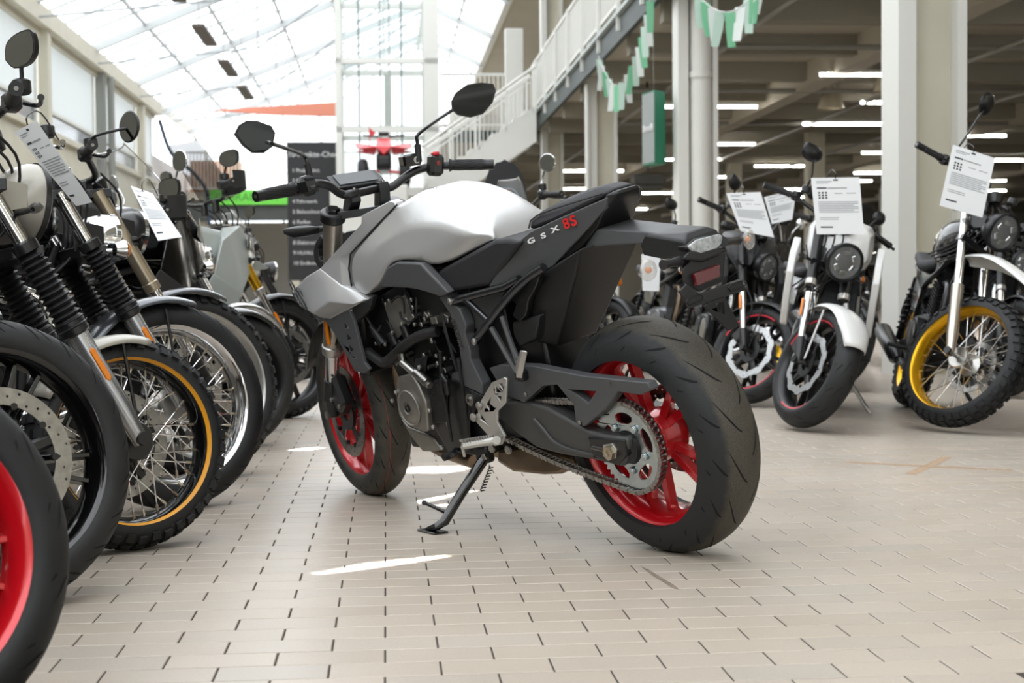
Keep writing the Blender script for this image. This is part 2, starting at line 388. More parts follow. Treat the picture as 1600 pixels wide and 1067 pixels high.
# ------------------------------------------------------------------ floor of klinker tiles
def floor_mat(name, base, k):
    m = bpy.data.materials.new(name); m.use_nodes = True; nt = m.node_tree; b = nt.nodes['Principled BSDF']; L = nt.links.new
    g = nt.nodes.new('ShaderNodeNewGeometry'); oi = nt.nodes.new('ShaderNodeObjectInfo')
    n1 = nt.nodes.new('ShaderNodeTexNoise'); n1.inputs['Scale'].default_value = 1.6; n1.inputs['Detail'].default_value = 6
    n2 = nt.nodes.new('ShaderNodeTexNoise'); n2.inputs['Scale'].default_value = 160; n2.inputs['Detail'].default_value = 2
    L(g.outputs['Position'], n1.inputs['Vector']); L(g.outputs['Position'], n2.inputs['Vector'])
    mx = nt.nodes.new('ShaderNodeMix'); mx.data_type = 'RGBA'; mx.inputs['A'].default_value = lin(base[0]); mx.inputs['B'].default_value = lin(base[1]); L(n1.outputs['Fac'], mx.inputs['Factor'])
    m2 = nt.nodes.new('ShaderNodeMix'); m2.data_type = 'RGBA'; m2.blend_type = 'MULTIPLY'; m2.inputs['Factor'].default_value = 1
    r = nt.nodes.new('ShaderNodeMapRange'); r.inputs['To Min'].default_value = .86; r.inputs['To Max'].default_value = 1.1; L(n2.outputs['Fac'], r.inputs['Value'])
    L(mx.outputs['Result'], m2.inputs['A']); L(r.outputs[0], m2.inputs['B'])
    at = nt.nodes.new('ShaderNodeAttribute'); at.attribute_name = 'tone'; at.attribute_type = 'GEOMETRY'
    m3 = nt.nodes.new('ShaderNodeMix'); m3.data_type = 'RGBA'; m3.blend_type = 'MULTIPLY'; m3.inputs['Factor'].default_value = k
    L(m2.outputs['Result'], m3.inputs['A']); L(at.outputs['Color'], m3.inputs['B']); L(m3.outputs['Result'], b.inputs['Base Color'])
    rr = nt.nodes.new('ShaderNodeMapRange'); rr.inputs['To Min'].default_value = .26; rr.inputs['To Max'].default_value = .5; L(n1.outputs['Fac'], rr.inputs['Value']); L(rr.outputs[0], b.inputs['Roughness'])
    bp = nt.nodes.new('ShaderNodeBump'); bp.inputs['Strength'].default_value = .12; bp.inputs['Distance'].default_value = .001; L(n2.outputs['Fac'], bp.inputs['Height']); L(bp.outputs[0], b.inputs['Normal'])
    return m
TILEM = floor_mat('klinker_tile', ('ada193', 'bab0a3'), 1)
GROUT = mat('grout', '3b342c', .9, noise=.2, nscale=30)
fl = struct(MB().add([W(-14, -2, -.0022), W(40, -2, -.0022), W(40, 80, -.0022), W(-14, 80, -.0022)], [(0, 1, 2, 3)]).obj('floor', GROUT, None, fix=False))
TL, TW, JT = .2025, .1013, .0036
def tile_verts(a, b, dz):
    x0, x1, y0, y1 = a + JT / 2, a + TL - JT / 2, b + JT / 2, b + TW - JT / 2; c = .0016
    top = [(x0 + c, y0 + c), (x1 - c, y0 + c), (x1 - c, y1 - c), (x0 + c, y1 - c)]; bot = [(x0, y0), (x1, y0), (x1, y1), (x0, y1)]
    return [W(x, y, dz) for x, y in top] + [W(x, y, dz - .0012) for x, y in bot] + [W(x, y, -.004) for x, y in bot]
TF = [(0, 1, 2, 3)] + [(4 + i, 4 + (i + 1) % 4, (i + 1) % 4, i) for i in range(4)] + [(8 + i, 8 + (i + 1) % 4, 4 + (i + 1) % 4, 4 + i) for i in range(4)]
cand = []; rows = int(13.5 / TW)
A_OFF, B_OFF = -.01, .03
def inview(a, b):
    p = W(a + TL / 2, b + TW / 2); d = p - CO; z = d @ CF
    if z < .5: return None
    return 800 + FPX * (d @ CR) / z, 533.5 - FPX * (d @ CU) / z, z
rnd = random.Random(7)
for j in range(20, rows + 20):
    b = (j - 3) * TW + B_OFF
    for i in range(-28, 30):
        a = i * TL + A_OFF + (TL / 2 if j % 2 else 0); v = inview(a, b)
        if v and -90 < v[0] < 1690 and v[1] < 1120: cand.append((v[2], a, b, 0 <= v[0] <= 1600 and v[1] < 1067))
cand.sort()
near = [c for c in cand if c[3]][:299]; ns = set((c[1], c[2]) for c in near)
def set_tone(me, tones):
    ca = me.color_attributes.new('tone', 'FLOAT_COLOR', 'CORNER'); i = 0
    for p, tn in zip(me.polygons, tones):
        for _ in p.loop_indices: ca.data[i].color = (tn[0], tn[1], tn[2], 1); i += 1
def tn(): k = rnd.gauss(1, .025); w = rnd.gauss(0, .012); return (k + w, k, k - w)
vars_ = []
for k in range(12):
    vs = [v - W(0, 0) for v in tile_verts(-TL / 2, -TW / 2, 0)]
    me = bpy.data.meshes.new('tile'); me.from_pydata([tuple(v) for v in vs], [], TF); me.materials.append(TILEM); set_tone(me, [tn()] * len(TF)); vars_.append(me)
for c in near:
    o = bpy.data.objects.new('tile', rnd.choice(vars_)); COL.objects.link(o); o.parent = fl; o.location = W(c[1] + TL / 2, c[2] + TW / 2, rnd.uniform(-.0003, .0003))
vs = []; fs = []; tones = []
for c in cand:
    if (c[1], c[2]) in ns: continue
    n = len(vs); vs += tile_verts(c[1], c[2], rnd.uniform(-.0003, .0003)); fs += [tuple(i + n for i in f) for f in TF]; tones += [tn()] * len(TF)
me = bpy.data.meshes.new('tile_field'); me.from_pydata([tuple(v) for v in vs], [], fs); me.materials.append(TILEM); set_tone(me, tones)
o = bpy.data.objects.new('tile_field', me); COL.objects.link(o); o.parent = fl; stuff(o)
far = rows * TW + 17 * TW + B_OFF
FARM = mat('far_floor', 'a59c91', .3, noise=.05, nscale=1.5)
MB().add([W(-14, far, -.0003), W(40, far, -.0003), W(40, 80, -.0003), W(-14, 80, -.0003)], [(0, 1, 2, 3)]).add([W(6.05, -2, -.0003), W(40, -2, -.0003), W(40, far, -.0003), W(6.05, far, -.0003)], [(0, 1, 2, 3)]).add([W(-14, -2, -.0003), W(-5.7, -2, -.0003), W(-5.7, far, -.0003), W(-14, far, -.0003)], [(0, 1, 2, 3)]).obj('far_paving', FARM, fl, fix=False)
# marks of old tape and a tyre scuff on the tiles
TAPE = mat('tape_residue', 'a98f74', .7, noise=.2, nscale=60); SCUF = mat('scuff', '7f7264', .8, noise=.3, nscale=50)
def gp(px, py, z=.0006):
    d = CR * (px - 800) / FPX - CU * (py - 533.5) / FPX + CF; t = (z - CO.z) / d.z; return CO + d * t
MB().add([gp(1320, 720.5), gp(1320, 722.5), gp(1582, 735.5), gp(1582, 733)], [(0, 1, 2, 3)]).add([gp(1414, 740), gp(1433, 741, .0007), gp(1488, 714), gp(1470, 714)], [(0, 1, 2, 3)]).obj('tape_mark', TAPE, fl, fix=False)
MB().add([gp(x, y, .0008) for x, y in ((1000, 884), (1014, 890), (1030, 900), (1052, 913), (1062, 921), (1050, 918), (1036, 909), (1020, 899))], [(0, 1, 7), (1, 2, 6, 7), (2, 3, 5, 6), (3, 4, 5)]).obj('scuff_mark', SCUF, fl, fix=False)
# ------------------------------------------------------------------ the silver naked motorcycle in the aisle
HM = bike_matrix(.4232, 3.9156, 2.22157, .24186)
HERO = thing('motorcycle', 'silver and black naked motorcycle with red wheels standing alone in the aisle', 'motorcycle', HM)
F = Frame(HM); T = F.at
HS, HAX = steer_matrix(1.465, -.185, 25, 0, .30)
FS = Frame(HM @ HS); TS = FS.at
def ground_local(fr, px, py, z=0):
    d = CR * (px - 800) / FPX - CU * (py - 533.5) / FPX + CF; t = (z - CO.z) / d.z
    return fr.i @ (CO + d * t)
def P3(l, y=None): return [T(*p) if len(p) == 3 else T(p[0], p[1], y) for p in l]
def mir(vs): return [V((v[0], -v[1], v[2])) for v in vs]
def panel(name, pts, y, th, mt, parent=HERO, bevel=.003, both=True, holes=None, dy=None):
    # a moulded side panel traced on the left flank, th thick towards the inside; both: also on the right
    q = P3(pts, y); h = [P3(x, y) for x in holes] if holes else None
    o = MB().plate(q, (0, -th, 0), h).obj(name, mt, parent, bevel=bevel)
    if both:
        q = mir(q); h = [mir(x) for x in h] if h else None
        MB().plate(q, (0, th, 0), h).obj(name, mt, parent, bevel=bevel)
    return o
def bolt(mb, p, r=.006, ax=(0, 1, 0), h=.008):
    mb.cyl(V(p), ax, r, h, 10, bev=.001); mb.cyl(V(p) + V(ax) * (h * .55), ax, r * .55, .002, 6)
def bolts(name, pts, parent, mt=STEEL, r=.006):
    for p in pts: mb = MB(); bolt(mb, p, r); o = mb.obj(name, mt, parent)
    return o
WR = cast_wheel(HERO, 'rear_wheel', (0, 0, .315), .315, .2185, .182, .146, RED, 'sport', discs=(-1,), disc_r=.12, hub=.07, split=.022, disc_kw=dict(mt=STEEL))
WF = cast_wheel(HERO, 'front_wheel', (1.465, 0, .30), .30, .2185, .122, .094, RED, 'sport', mx=HS, discs=(1, -1), disc_r=.155, hub=.035, split=.02, disc_kw=dict(mt=STEEL), stripe=None)
for w_ in (WR, WF):
    for c_ in w_.children:
        if c_.name.startswith('tyre'): c_.data.materials.clear(); c_.data.materials.append(DUSTY)
# fine red line round the front tyre
_p, _q = tyre_profile(.30, .2185, .122); mb = MB()
for g in [2 * math.pi * j / 90 for j in range(90)]: pass
mb.add([V((1.465, 0, .30)) + tpt(_q, R(t), 2 * math.pi * j / 90, .0005) for j in range(90) for t in (30, 30.8)], [(2 * j, 2 * j + 1, (2 * j + 3) % 180, (2 * j + 2) % 180) for j in range(90)])
o = mb.obj('tyre_line', REDP, WF, fix=False); o['label'] = 'thin red line around the front tyre'
# --- tank
s = P3([(618, 321, .12), (583, 358, .128), (548, 397, .137), (546, 420, .147), (551, 452, .152), (571, 463, .152)])
t = P3([(645, 304, .09), (668, 293, .06), (709, 294, .055), (740, 311, .065), (762, 335, .075), (774, 358, .085), (778, 376, .09)])
a = P3([(571, 397, .158), (624, 361, .152), (642, 351, .146), (700, 352, .142), (724, 369, .146), (772, 365, .11)])
b = P3([(569, 449, .163), (594, 443, .165), (604, 416, .168), (620, 407, .168), (657, 408, .163), (681, 422, .15), (771, 374, .108)])
vs = s + t + a + b; n = len(vs); S0, T0, A0, B0 = 0, 6, 13, 19
fs = [(2, A0, B0, 3), (3, B0, 5, 4), (0, 1, A0 + 1), (1, 2, A0, A0 + 1), (0, A0 + 1, A0 + 2, T0), (T0, A0 + 2, T0 + 1), (T0 + 1, A0 + 2, A0 + 3, T0 + 2), (T0 + 2, A0 + 3, A0 + 4, T0 + 3),
      (T0 + 3, A0 + 4, T0 + 4), (T0 + 4, A0 + 4, A0 + 5, T0 + 5), (T0 + 5, A0 + 5, T0 + 6), (A0 + 5, B0 + 6, T0 + 6),
      (A0, A0 + 1, B0 + 3, B0 + 2), (A0, B0 + 2, B0 + 1, B0), (A0 + 1, A0 + 2, B0 + 4, B0 + 3), (A0 + 2, A0 + 3, B0 + 4), (A0 + 3, A0 + 4, B0 + 5, B0 + 4), (A0 + 4, A0 + 5, B0 + 6, B0 + 5), (B0, B0 + 1, 5)]
vm = [(-1)] * n
fm = [tuple(i + n for i in f[::-1]) for f in fs]
top = [(i, i + 1, i + 1 + n, i + n) for i in (T0, T0 + 1, T0 + 2, T0 + 3, T0 + 4, T0 + 5)] + [(0, T0, T0 + n, n), (5, B0 + 1, B0 + 1 + n, 5 + n), (B0 + 1, B0 + 2, B0 + 2 + n, B0 + 1 + n), (B0 + 2, B0 + 3, B0 + 3 + n, B0 + 2 + n), (B0 + 3, B0 + 4, B0 + 4 + n, B0 + 3 + n), (B0 + 4, B0 + 5, B0 + 5 + n, B0 + 4 + n), (B0 + 5, B0 + 6, B0 + 6 + n, B0 + 5 + n), (B0 + 6, T0 + 6, T0 + 6 + n, B0 + 6 + n)]
fs += [(i, i + 1, i + 1 + n, i + n) for i in ()]
ends = [(0, 1, 1 + n, n), (1, 2, 2 + n, 1 + n), (2, 3, 3 + n, 2 + n), (3, 4, 4 + n, 3 + n), (4, 5, 5 + n, 4 + n)]
allv = vs + mir(vs); tank = MB().add(allv, fs + fm + top + ends).obj('fuel_tank', SILV, HERO, ang=180, clean=False)
cre = {}
def setc(ids, c):
    for i, j in zip(ids, ids[1:]):
        for o_ in (0, n): cre[tuple(sorted((i + o_, j + o_)))] = c
setc([0, 1, 2, 3, 4, 5], .95); setc([5, B0 + 1, B0 + 2, B0 + 3, B0 + 4, B0 + 5, B0 + 6, T0 + 6], .9); setc([A0, A0 + 1, A0 + 2, A0 + 3, A0 + 4, A0 + 5], .55); setc([A0, B0], .5); setc([0] + list(range(T0, T0 + 7)), .45); setc([A0 + 3, T0 + 2], .0)
ca = tank.data.attributes.new('crease_edge', 'FLOAT', 'EDGE')
for e_ in tank.data.edges: ca.data[e_.index].value = cre.get(tuple(sorted(e_.vertices)), 0)
cv = tank.data.attributes.new('crease_vert', 'FLOAT', 'POINT')
for i in (0, 5, B0 + 6, T0 + 6): cv.data[i].value = .9; cv.data[i + n].value = .9
q = tank.modifiers.new('sub', 'SUBSURF'); q.levels = q.render_levels = 3
text_obj('KLL', .028, INK, tank, T(679, 300, .052) + V((0, .004, .004)), (-1, 0, 0), (0, -.5, .9), depth=.0005)
# --- tank seam gasket, side pad, shroud, neck panel
MB().tube(P3([(620, 320, .121), (583, 358, .129), (547.5, 397, .138), (545, 420, .148), (550, 452, .153), (570, 464, .153)]), .0028, 8).obj('tank_seam', BLK, HERO)
panel('tank_pad', [(593, 443), (604, 418), (619, 409.5), (656, 411), (668, 424), (700, 458), (687, 464), (660, 455), (640, 450.5), (596, 449)], .172, .03, GREYP, bevel=.006)
def faceted(name, left, faces, mt, both=True, inward=.05, bevel=.003, ang=30, parent=HERO):
    q = [T(*p) for p in left]; k = len(q)
    qi = [V((p.x, max(p.y - inward, 0), p.z)) for p in q]; import collections
    cnt = collections.Counter(); orient = {}
    for f in faces:
        for i in range(len(f)): e = (f[i], f[(i + 1) % len(f)]); cnt[tuple(sorted(e))] += 1; orient[tuple(sorted(e))] = e
    rim = [orient[e] for e in cnt if cnt[e] == 1]
    fs = list(faces) + [tuple(i + k for i in f[::-1]) for f in faces] + [(b_, a_, a_ + k, b_ + k) for (a_, b_) in rim]
    res = []
    for sgn in ((1, -1) if both else (1,)):
        vv = [V((p.x, p.y * sgn, p.z)) for p in q + qi]
        res.append(MB().add(vv, fs).obj(name, mt, parent, ang=ang, bevel=bevel))
    return res
sh = faceted('tank_shroud', [(456, 456.5, .15), (477.5, 433, .145), (500, 419.5, .15), (534, 447, .175), (551, 452.5, .165), (572, 468.5, .165), (552.5, 474, .185), (513, 471.5, .205), (489.5, 491, .175), (468, 478, .15), (500, 496, .18), (515, 498.5, .185)],
             [(0, 1, 7, 8, 9), (1, 2, 3, 7), (3, 4, 5), (3, 5, 6, 7), (8, 7, 6, 5, 11, 10)], SILV, inward=.045, bevel=.0035)
ncks = faceted('neck_panel', [(500, 419.5, .15), (532, 385, .145), (564, 350, .135), (565, 337, .13), (609, 314, .11), (617, 316, .112), (617.5, 322, .118), (582, 358, .127), (547, 396, .136), (544, 420, .147), (549, 452, .155), (534, 447, .172), (532, 410, .15), (529, 402, .15)],
               [(0, 1, 13, 12, 11), (1, 2, 7, 8, 13), (2, 3, 4, 5, 6, 7), (12, 13, 8, 9), (11, 12, 9, 10)], SILV, inward=.03, bevel=.002)
# swirled monogram on the shroud
tube_text('8S', .125, INK, sh[0], T(471, 462, .152) + V((0, .012, 0)), T(489, 478, .172) - T(459, 449, .150), (0, .2, 1), 'emblem', .0014)
# radiator side panel with its triangular cut-outs
tri = lambda x, y: [(x, y), (x + 8, y + 8), (x - 1 + 2, y + 9)]
panel('radiator_panel', [(503, 499), (546, 486), (552, 500), (569, 567), (577, 577), (569, 584), (554, 580), (525, 526), (512, 506)], .178, .012, GREYP, bevel=.002,
      holes=[[(538, 504), (545, 513), (538, 514)][::-1], [(541, 520), (548.5, 529), (542, 532)][::-1], [(545, 538), (552, 547), (546, 550)][::-1], [(550, 556), (557, 559), (551, 560)][::-1]])
panel('panel_bracket', [(551, 478), (573, 469), (583, 462), (580, 472), (577, 484), (560, 500), (554, 507), (549, 488)], .168, .02, BLK, bevel=.002)
MB().box((1.13, 0, .60), (.05, .29, .26), MX.Rotation(R(-12), 3, 'Y'), bev=.008).obj('radiator', BLKS, HERO)
mb = MB()
for i in range(22): mb.box((1.158 + .0, 0, .49 + i * .0105), (.03, .27, .003))
stuff(mb.obj('radiator_fin', DARK, HERO))
# --- engine
def hull(name, pts, mt, bevel=.003, parent=HERO): return MB().hull([V(p) for p in pts]).obj(name, mt, parent, bevel=bevel)
def slab(x0, x1, z0, z1, y0, y1): return [(x, y, z) for x in (x0, x1) for y in (y0, y1) for z in (z0, z1)]
hull('crankcase', slab(.62, 1.0, .24, .46, -.13, .125) + [(1.04, .1, .34), (1.04, -.1, .34), (.55, .11, .40), (.55, -.11, .40), (.60, .11, .50), (.60, -.11, .50)], ENG)
hull('cylinder_block', [(.70, y, .44) for y in (-.12, .12)] + [(.99, y, .44) for y in (-.12, .12)] + [(1.06, y, .60) for y in (-.12, .12)] + [(.80, y, .66) for y in (-.12, .12)], ENG)
hull('cylinder_head', [(.80, y, .63) for y in (-.125, .125)] + [(1.07, y, .58) for y in (-.125, .125)] + [(1.10, y, .69) for y in (-.12, .12)] + [(.86, y, .76) for y in (-.12, .12)], DARK)
hull('airbox', slab(.55, .88, .62, .80, -.11, .11) + [(.95, .1, .80), (.95, -.1, .80)], BLK)
hull('frame_block', slab(.42, .66, .30, .72, -.10, .10), BLKS, .006)
cov = panel('crank_cover', [(620, 589), (641, 583), (653, 602), (665, 630), (669, 672), (662, 676), (637, 665), (623, 650), (618, 618)], .172, .055, GREYM, bevel=.006, both=False)
cc = T(640, 637, .174)
MB().lathe([(.056, -.004), (.056, .003), (.053, .006), (.050, .003), (.044, .0035), (.036, .0085), (.020, .0085), (.018, .004), (.012, .004), (.011, .008), (0, .008)], cc, n=40).obj('cover_plate', GREYM, cov)
MB().lathe([(.0115, .006), (.0115, .0105), (.006, .0105), (.005, .006), (0, .006)], cc, n=20).obj('inspection_plug', BLKS, cov)
panel('oil_pan', [(624, 653), (637, 667), (663, 677), (676, 684), (689, 703), (676, 706), (660, 706), (643, 684)], .13, .24, GREYM, bevel=.006, both=False)
bolts('cover_bolt', [T(619, 613, .175), T(613, 626, .175), T(671, 641, .175), T(677, 667, .175), T(690, 699, .15), T(655, 574, .17), T(660, 590, .175)], HERO, ALU, .007)
MB().tube([T(628, 566, .17), T(672, 603, .17)], .011, 14).obj('coolant_pipe', ALU, HERO)
MB().tube([T(627, 552, .165), T(630, 570, .168)], .012, 12).obj('pipe_joint', STEEL, HERO); MB().tube([T(650, 582, .172), T(668, 598, .175)], .0145, 12).obj('pipe_joint', STEEL, HERO)
hull('sensor_block', [T(648, 560, .16), T(668, 556, .16), T(664, 590, .16), T(650, 592, .16), T(648, 560, .1), T(668, 556, .1), T(664, 590, .1), T(650, 592, .1)], DARK, .003)
hull('water_pump', [T(668, 600, .155), T(700, 585, .155), T(700, 660, .155), T(676, 662, .155), T(668, 600, .1), T(700, 585, .1), T(700, 660, .1), T(676, 662, .1)], ENG, .005)
hull('gearbox_cover', [T(676, 662, .15), T(700, 590, .15), T(735, 600, .15), T(735, 700, .15), T(700, 705, .15), T(676, 662, .08), T(700, 590, .08), T(735, 600, .08), T(735, 700, .08), T(700, 705, .08)], BLKS, .005)
hp = smooth_path([T(576, 551, .15), T(588, 560, .155), T(600, 566, .16), T(615, 556, .165), T(632, 540, .16), T(655, 525, .155), T(684, 517, .13)], 8)
hose = MB().tube(hp, .0155, 14).obj('coolant_hose', RUB, HERO)
mb = MB()
for k in range(-3, 4):
    g = R(k * 22); off = V((0, .0152 * math.cos(g), .0152 * math.sin(g))); mb.tube([p + off for p in hp[16:]], .0012, 5)
stuff(mb.obj('hose_rib', RUB, hose))
MB().cyl(T(576, 551, .15), (T(588, 560, .155) - T(576, 551, .15)).normalized(), .0165, .01, 16).obj('hose_clamp', STEEL, hose)
MB().tube([T(580, 509, .15), T(590, 523, .155), T(601, 539, .16)], [.008, .013, .015], 12).obj('tensioner', DARK, HERO)
bolts('engine_bolt', [T(602, 538, .172), T(643, 468, .15), T(603, 475, .15), T(671, 491, .15), T(664, 498, .15), T(648, 507, .15), T(628, 506, .15), T(613, 520, .15), T(675, 533, .16), T(682, 556, .165), T(695, 560, .165), T(608, 470, .15), T(700, 500, .14)], HERO, STEEL, .0065)
for (x, y, h) in ((615, 530, 16), (634, 518, 18)): MB().cyl(T(x, y, .14), (.35, 0, 1), .014, .045, 16, bev=.004).obj('ignition_coil', BLKS, HERO)
hull('head_cover_plate', [T(600, 476, .135), T(634, 460, .135), T(646, 500, .135), T(618, 535, .135), T(600, 476, .11), T(634, 460, .11), T(646, 500, .11), T(618, 535, .11)], GREYM, .004)
mb = MB()
for pp in (((612, 472, .15), (622, 463, .155), (630, 470, .15), (632, 490, .15)), ((625, 487, .15), (628, 497, .152), (641, 503, .15), (655, 490, .15)), ((632, 455, .14), (642, 478, .15), (647, 500, .15)), ((650, 465, .14), (651, 480, .15), (650, 495, .15)), ((560, 470, .14), (575, 500, .15), (590, 520, .14)), ((604, 500, .13), (612, 515, .14), (612, 540, .14))):
    MB().tube(smooth_path([T(*p) for p in pp], 4), .0035, 8).obj('engine_hose', RUB, HERO)
for pp in (((688, 549, .17), (690, 600, .17), (697, 640, .17), (706, 690, .17)), ((716, 560, .165), (722, 600, .16), (730, 655, .15), (736, 705, .15)), ((690, 488, .15), (700, 530, .155), (715, 580, .15))):
    MB().tube(smooth_path([T(*p) for p in pp], 5), .005, 8).obj('cable', RUB, HERO)
MB().tube([T(700, 615, .17), T(697, 596, .17), T(690, 586, .17)], .009, 12).obj('cable_sleeve', BLKS, HERO)
# clamps, fittings and small castings that fill the engine bay
random.seed(12)
for k in range(60):
    x = random.uniform(582, 715); y = random.uniform(462, 668)
    if y > 565 and x < 660: continue
    p = T(x, y, random.uniform(.115, .15)); r = random.uniform(.006, .014)
    k2 = random.random()
    if k2 < .45: MB().box(p, (r * 2.4, .03, r * 1.7), MX.Rotation(random.uniform(0, 3), 3, 'Y'), bev=.002).obj('engine_fitting', random.choice((DARK, BLKS, GREYM)), HERO)
    elif k2 < .75: MB().cyl(p, (0, 1, 0), r * .7, .03, 12, bev=.002).obj('engine_plug', STEEL, HERO)
    else: MB().tube([p, p + V((random.uniform(-.03, .03), .01, random.uniform(-.05, .05)))], .003, 8).obj('wiring', RUB, HERO)
# --- frame
sp_ = panel('frame_spar', [(685, 464), (699, 458), (707, 476), (717, 482), (728, 509), (726, 522), (734, 548), (735, 563), (753, 600), (754, 618), (743, 612), (723, 603), (721, 574), (717, 541), (703, 490)], .155, .035, GREYP, bevel=.004)
panel('pivot_plate', [(723, 604), (754, 619), (744, 640), (738, 648), (728, 622)], .158, .03, DARK, bevel=.003)
panel('lower_frame', [(705, 585), (721, 576), (724, 605), (733, 650), (727, 660), (712, 640), (706, 612)], .145, .03, GREYP, bevel=.003)
MB().lathe([(.018, .0), (.018, .006), (.010, .006), (.010, .010), (.005, .010), (.005, .002), (0, .002)], T(736, 624, .158), n=24).obj('pivot_nut', STEEL, HERO)
a_ = T(709, 502, .157); b_ = T(721, 541, .157)
text_obj('SUZUKI', .026, STEEL, sp_, (a_ + b_) / 2 + V((0, .0008, 0)), b_ - a_, (1, 0, .35), depth=.001, spacing=1.0)
SUBM = mat('subframe_gunmetal', '55565a', .25, .9)
for sy in (1, -1):
    q = lambda l: [V((p.x, p.y * sy, p.z)) for p in [T(*k) for k in l]]
    MB().tube(q([(703, 471, .15), (745, 460, .145), (790, 448, .14), (812, 436, .135)]), .0115, 12).obj('subframe_tube', SUBM, HERO)
    MB().tube(smooth_path(q([(741, 534, .15), (790, 470, .145), (822, 437, .14), (850, 418, .13)]), 4), .0125, 12).obj('subframe_tube', SUBM, HERO)
    MB().tube(q([(726, 466, .148), (768, 506, .148)]), .009, 12).obj('subframe_brace', SUBM, HERO)
    MB().tube(q([(768, 512, .148), (808, 582, .15)]), .0085, 6).tube(q([(784, 494, .148), (812, 576, .15)]), .008, 6).tube(q([(800, 540, .149), (809, 560, .15)]), .007, 6).obj('footpeg_hanger', GREYP, HERO)
    bolts('subframe_bolt', q([(703, 471, .163), (741, 534, .165)]), HERO, ALU, .010)
# --- seats and tail
panel('rider_seat', [(681, 424.5), (771, 374.5), (790, 373), (811, 379), (780, 424), (764, 447), (701, 457.5), (690, 442)], .145, .03, SEAT, bevel=.012)
hull('seat_cushion', P3([(681, 425, .12), (771, 375, .10), (792, 374, .11), (811, 379, .12), (766, 440, .13), (705, 452, .13)]) + mir(P3([(681, 425, .12), (771, 375, .10), (792, 374, .11), (811, 379, .12), (766, 440, .13), (705, 452, .13)])), SEAT, .01)
ty = lambda x: .147 - (x - 762) / 185 * .085
tp = panel('tail_panel', [(x, y, ty(x)) for x, y in ((762.5, 448.5), (779, 423), (809, 378), (827, 363), (862, 346), (947, 309), (945.5, 326), (908, 369), (863, 417), (845, 425.5), (790, 444))], .135, .03, GREYP, bevel=.003)
# the panel's bright upper edge and the tail behind it
sect = []
def ring(px0, py0, py1, yb, yt): return None
tl = P3([(947, 304, .058), (993, 288, -.03), (999, 292, -.035), (996, 306, -.04), (978, 345, -.05), (932, 357, .065), (908, 389, .075), (866, 417, .09), (910, 366, .075), (945, 326, .06)])
hull('tail_section', tl + mir(tl), BLKS, .004)
ps = P3([(824, 361, .112), (828, 342, .10), (842, 331, .085), (869, 317, .06), (908, 300, .02), (950, 287, -.03), (974, 282.5, -.035), (992, 287, -.035), (945, 306, .055), (880, 340, .09)])
cu = hull('passenger_seat', ps + mir(ps), SEAT, .012)
MB().tube(P3([(826, 357, .114), (829, 345, .104), (840, 336, .095), (870, 325, .088), (908, 313, .072), (940, 303, .058)]), .0022, 6).obj('seat_piping', BLKS, cu)
# lettering on the tail panel
gx = T(838, 374, .136) - T(832, 377, .136); L0 = T(826, 378, ty(826)); L1 = T(878, 355, ty(878)); dx = (L1 - L0).normalized(); upv = V((dx.z, 0, -dx.x)).normalized(); upv = upv if upv.z > 0 else -upv
for ch, (x, y) in (('G', (830, 376.5)), ('S', (849, 368.5)), ('X', (867, 358.5))):
    text_obj(ch, .0185, PTITLE, tp, T(x, y, ty(x) + .0012), dx, upv, depth=.0006, name='letter', bold=.0006).scale = (2.0, 1, 1)
for ch, x, y in (('8', 885, 350), ('S', 896, 345.5)): text_obj(ch, .036, REDP, tp, T(x, y, ty(x) + .0014), dx, upv, depth=.0006, name='red_letter', bold=.001).scale = (1.2, 1, 1)
bh = P3([(845, 428, .10), (863, 417, .11), (908, 388, .11), (955, 384, -.045), (931, 440, -.045), (920, 480, -.05), (912, 519, -.05), (872, 542, .07), (838, 535, .09), (825, 500, .10), (830, 460, .11)])
hull('inner_mudguard', bh + mir(bh), mat('deep_black', '101011', .5), .01)
panel('side_cover', [(801, 455), (843, 428), (838, 447), (825, 470), (822, 492), (812, 503), (800, 494), (806, 475), (798, 468)], .13, .02, BLKS, bevel=.003)
panel('battery_cover', [(800, 503), (843, 492), (836, 530), (812, 542), (802, 524)], .115, .04, BLK, bevel=.005)
panel('seat_underside', [(712, 470), (790, 449), (770, 500), (752, 522), (730, 500)], .118, .03, mat('grey_under_panel', '4b4c4d', .5), bevel=.003)
hull('shock_tower', slab(.30, .52, .36, .60, -.08, .08), BLKS, .01)
# --- tail arm with lamp, indicators and number plate holder
ar = P3([(906, 388, .065), (932, 358, .058), (1010, 362, .045), (1050, 368, .042), (1056, 376, .045), (1022, 376, .045), (998, 376, .05), (962, 381, .06)])
hull('tail_arm', ar + mir(ar), GREYP, .004)
hz = [V(k) for k in ((-.285, .060, .795), (-.285, .058, .832), (-.27, .035, .848), (-.15, .055, .852), (-.12, .05, .83), (-.13, .055, .80), (-.20, .06, .79))]
hull('lamp_housing', hz + mir(hz), BLK, .005)
TX = lambda px, py, x=-.300: F.atx(px, py, x)
lq = [TX(*p) for p in ((1075, 385), (1089, 374.5), (1125, 365), (1131.5, 369), (1128.5, 381), (1122, 388.5), (1095, 398.5), (1080, 391))]
ln = MB().plate(lq, (.02, 0, 0)).obj('tail_lamp', mat('lamp_lens', 'a9acad', .15, .3, coat=1, noise=.45, nscale=70), HERO, bevel=.004)
MB().plate([p + V((.004, 0, 0)) + (p - sum(lq, V()) / 8).normalized() * .005 for p in lq], (.03, 0, 0)).obj('lamp_bezel', BLKG, HERO, bevel=.003)
hull('lamp_base', [TX(*p) for p in ((1067, 404), (1098, 408), (1137, 392), (1134, 386), (1076, 393))] + [TX(*p, -.2) for p in ((1062, 425), (1098, 425), (1130, 405), (1062, 395), (1128, 385))], BLK, .004)
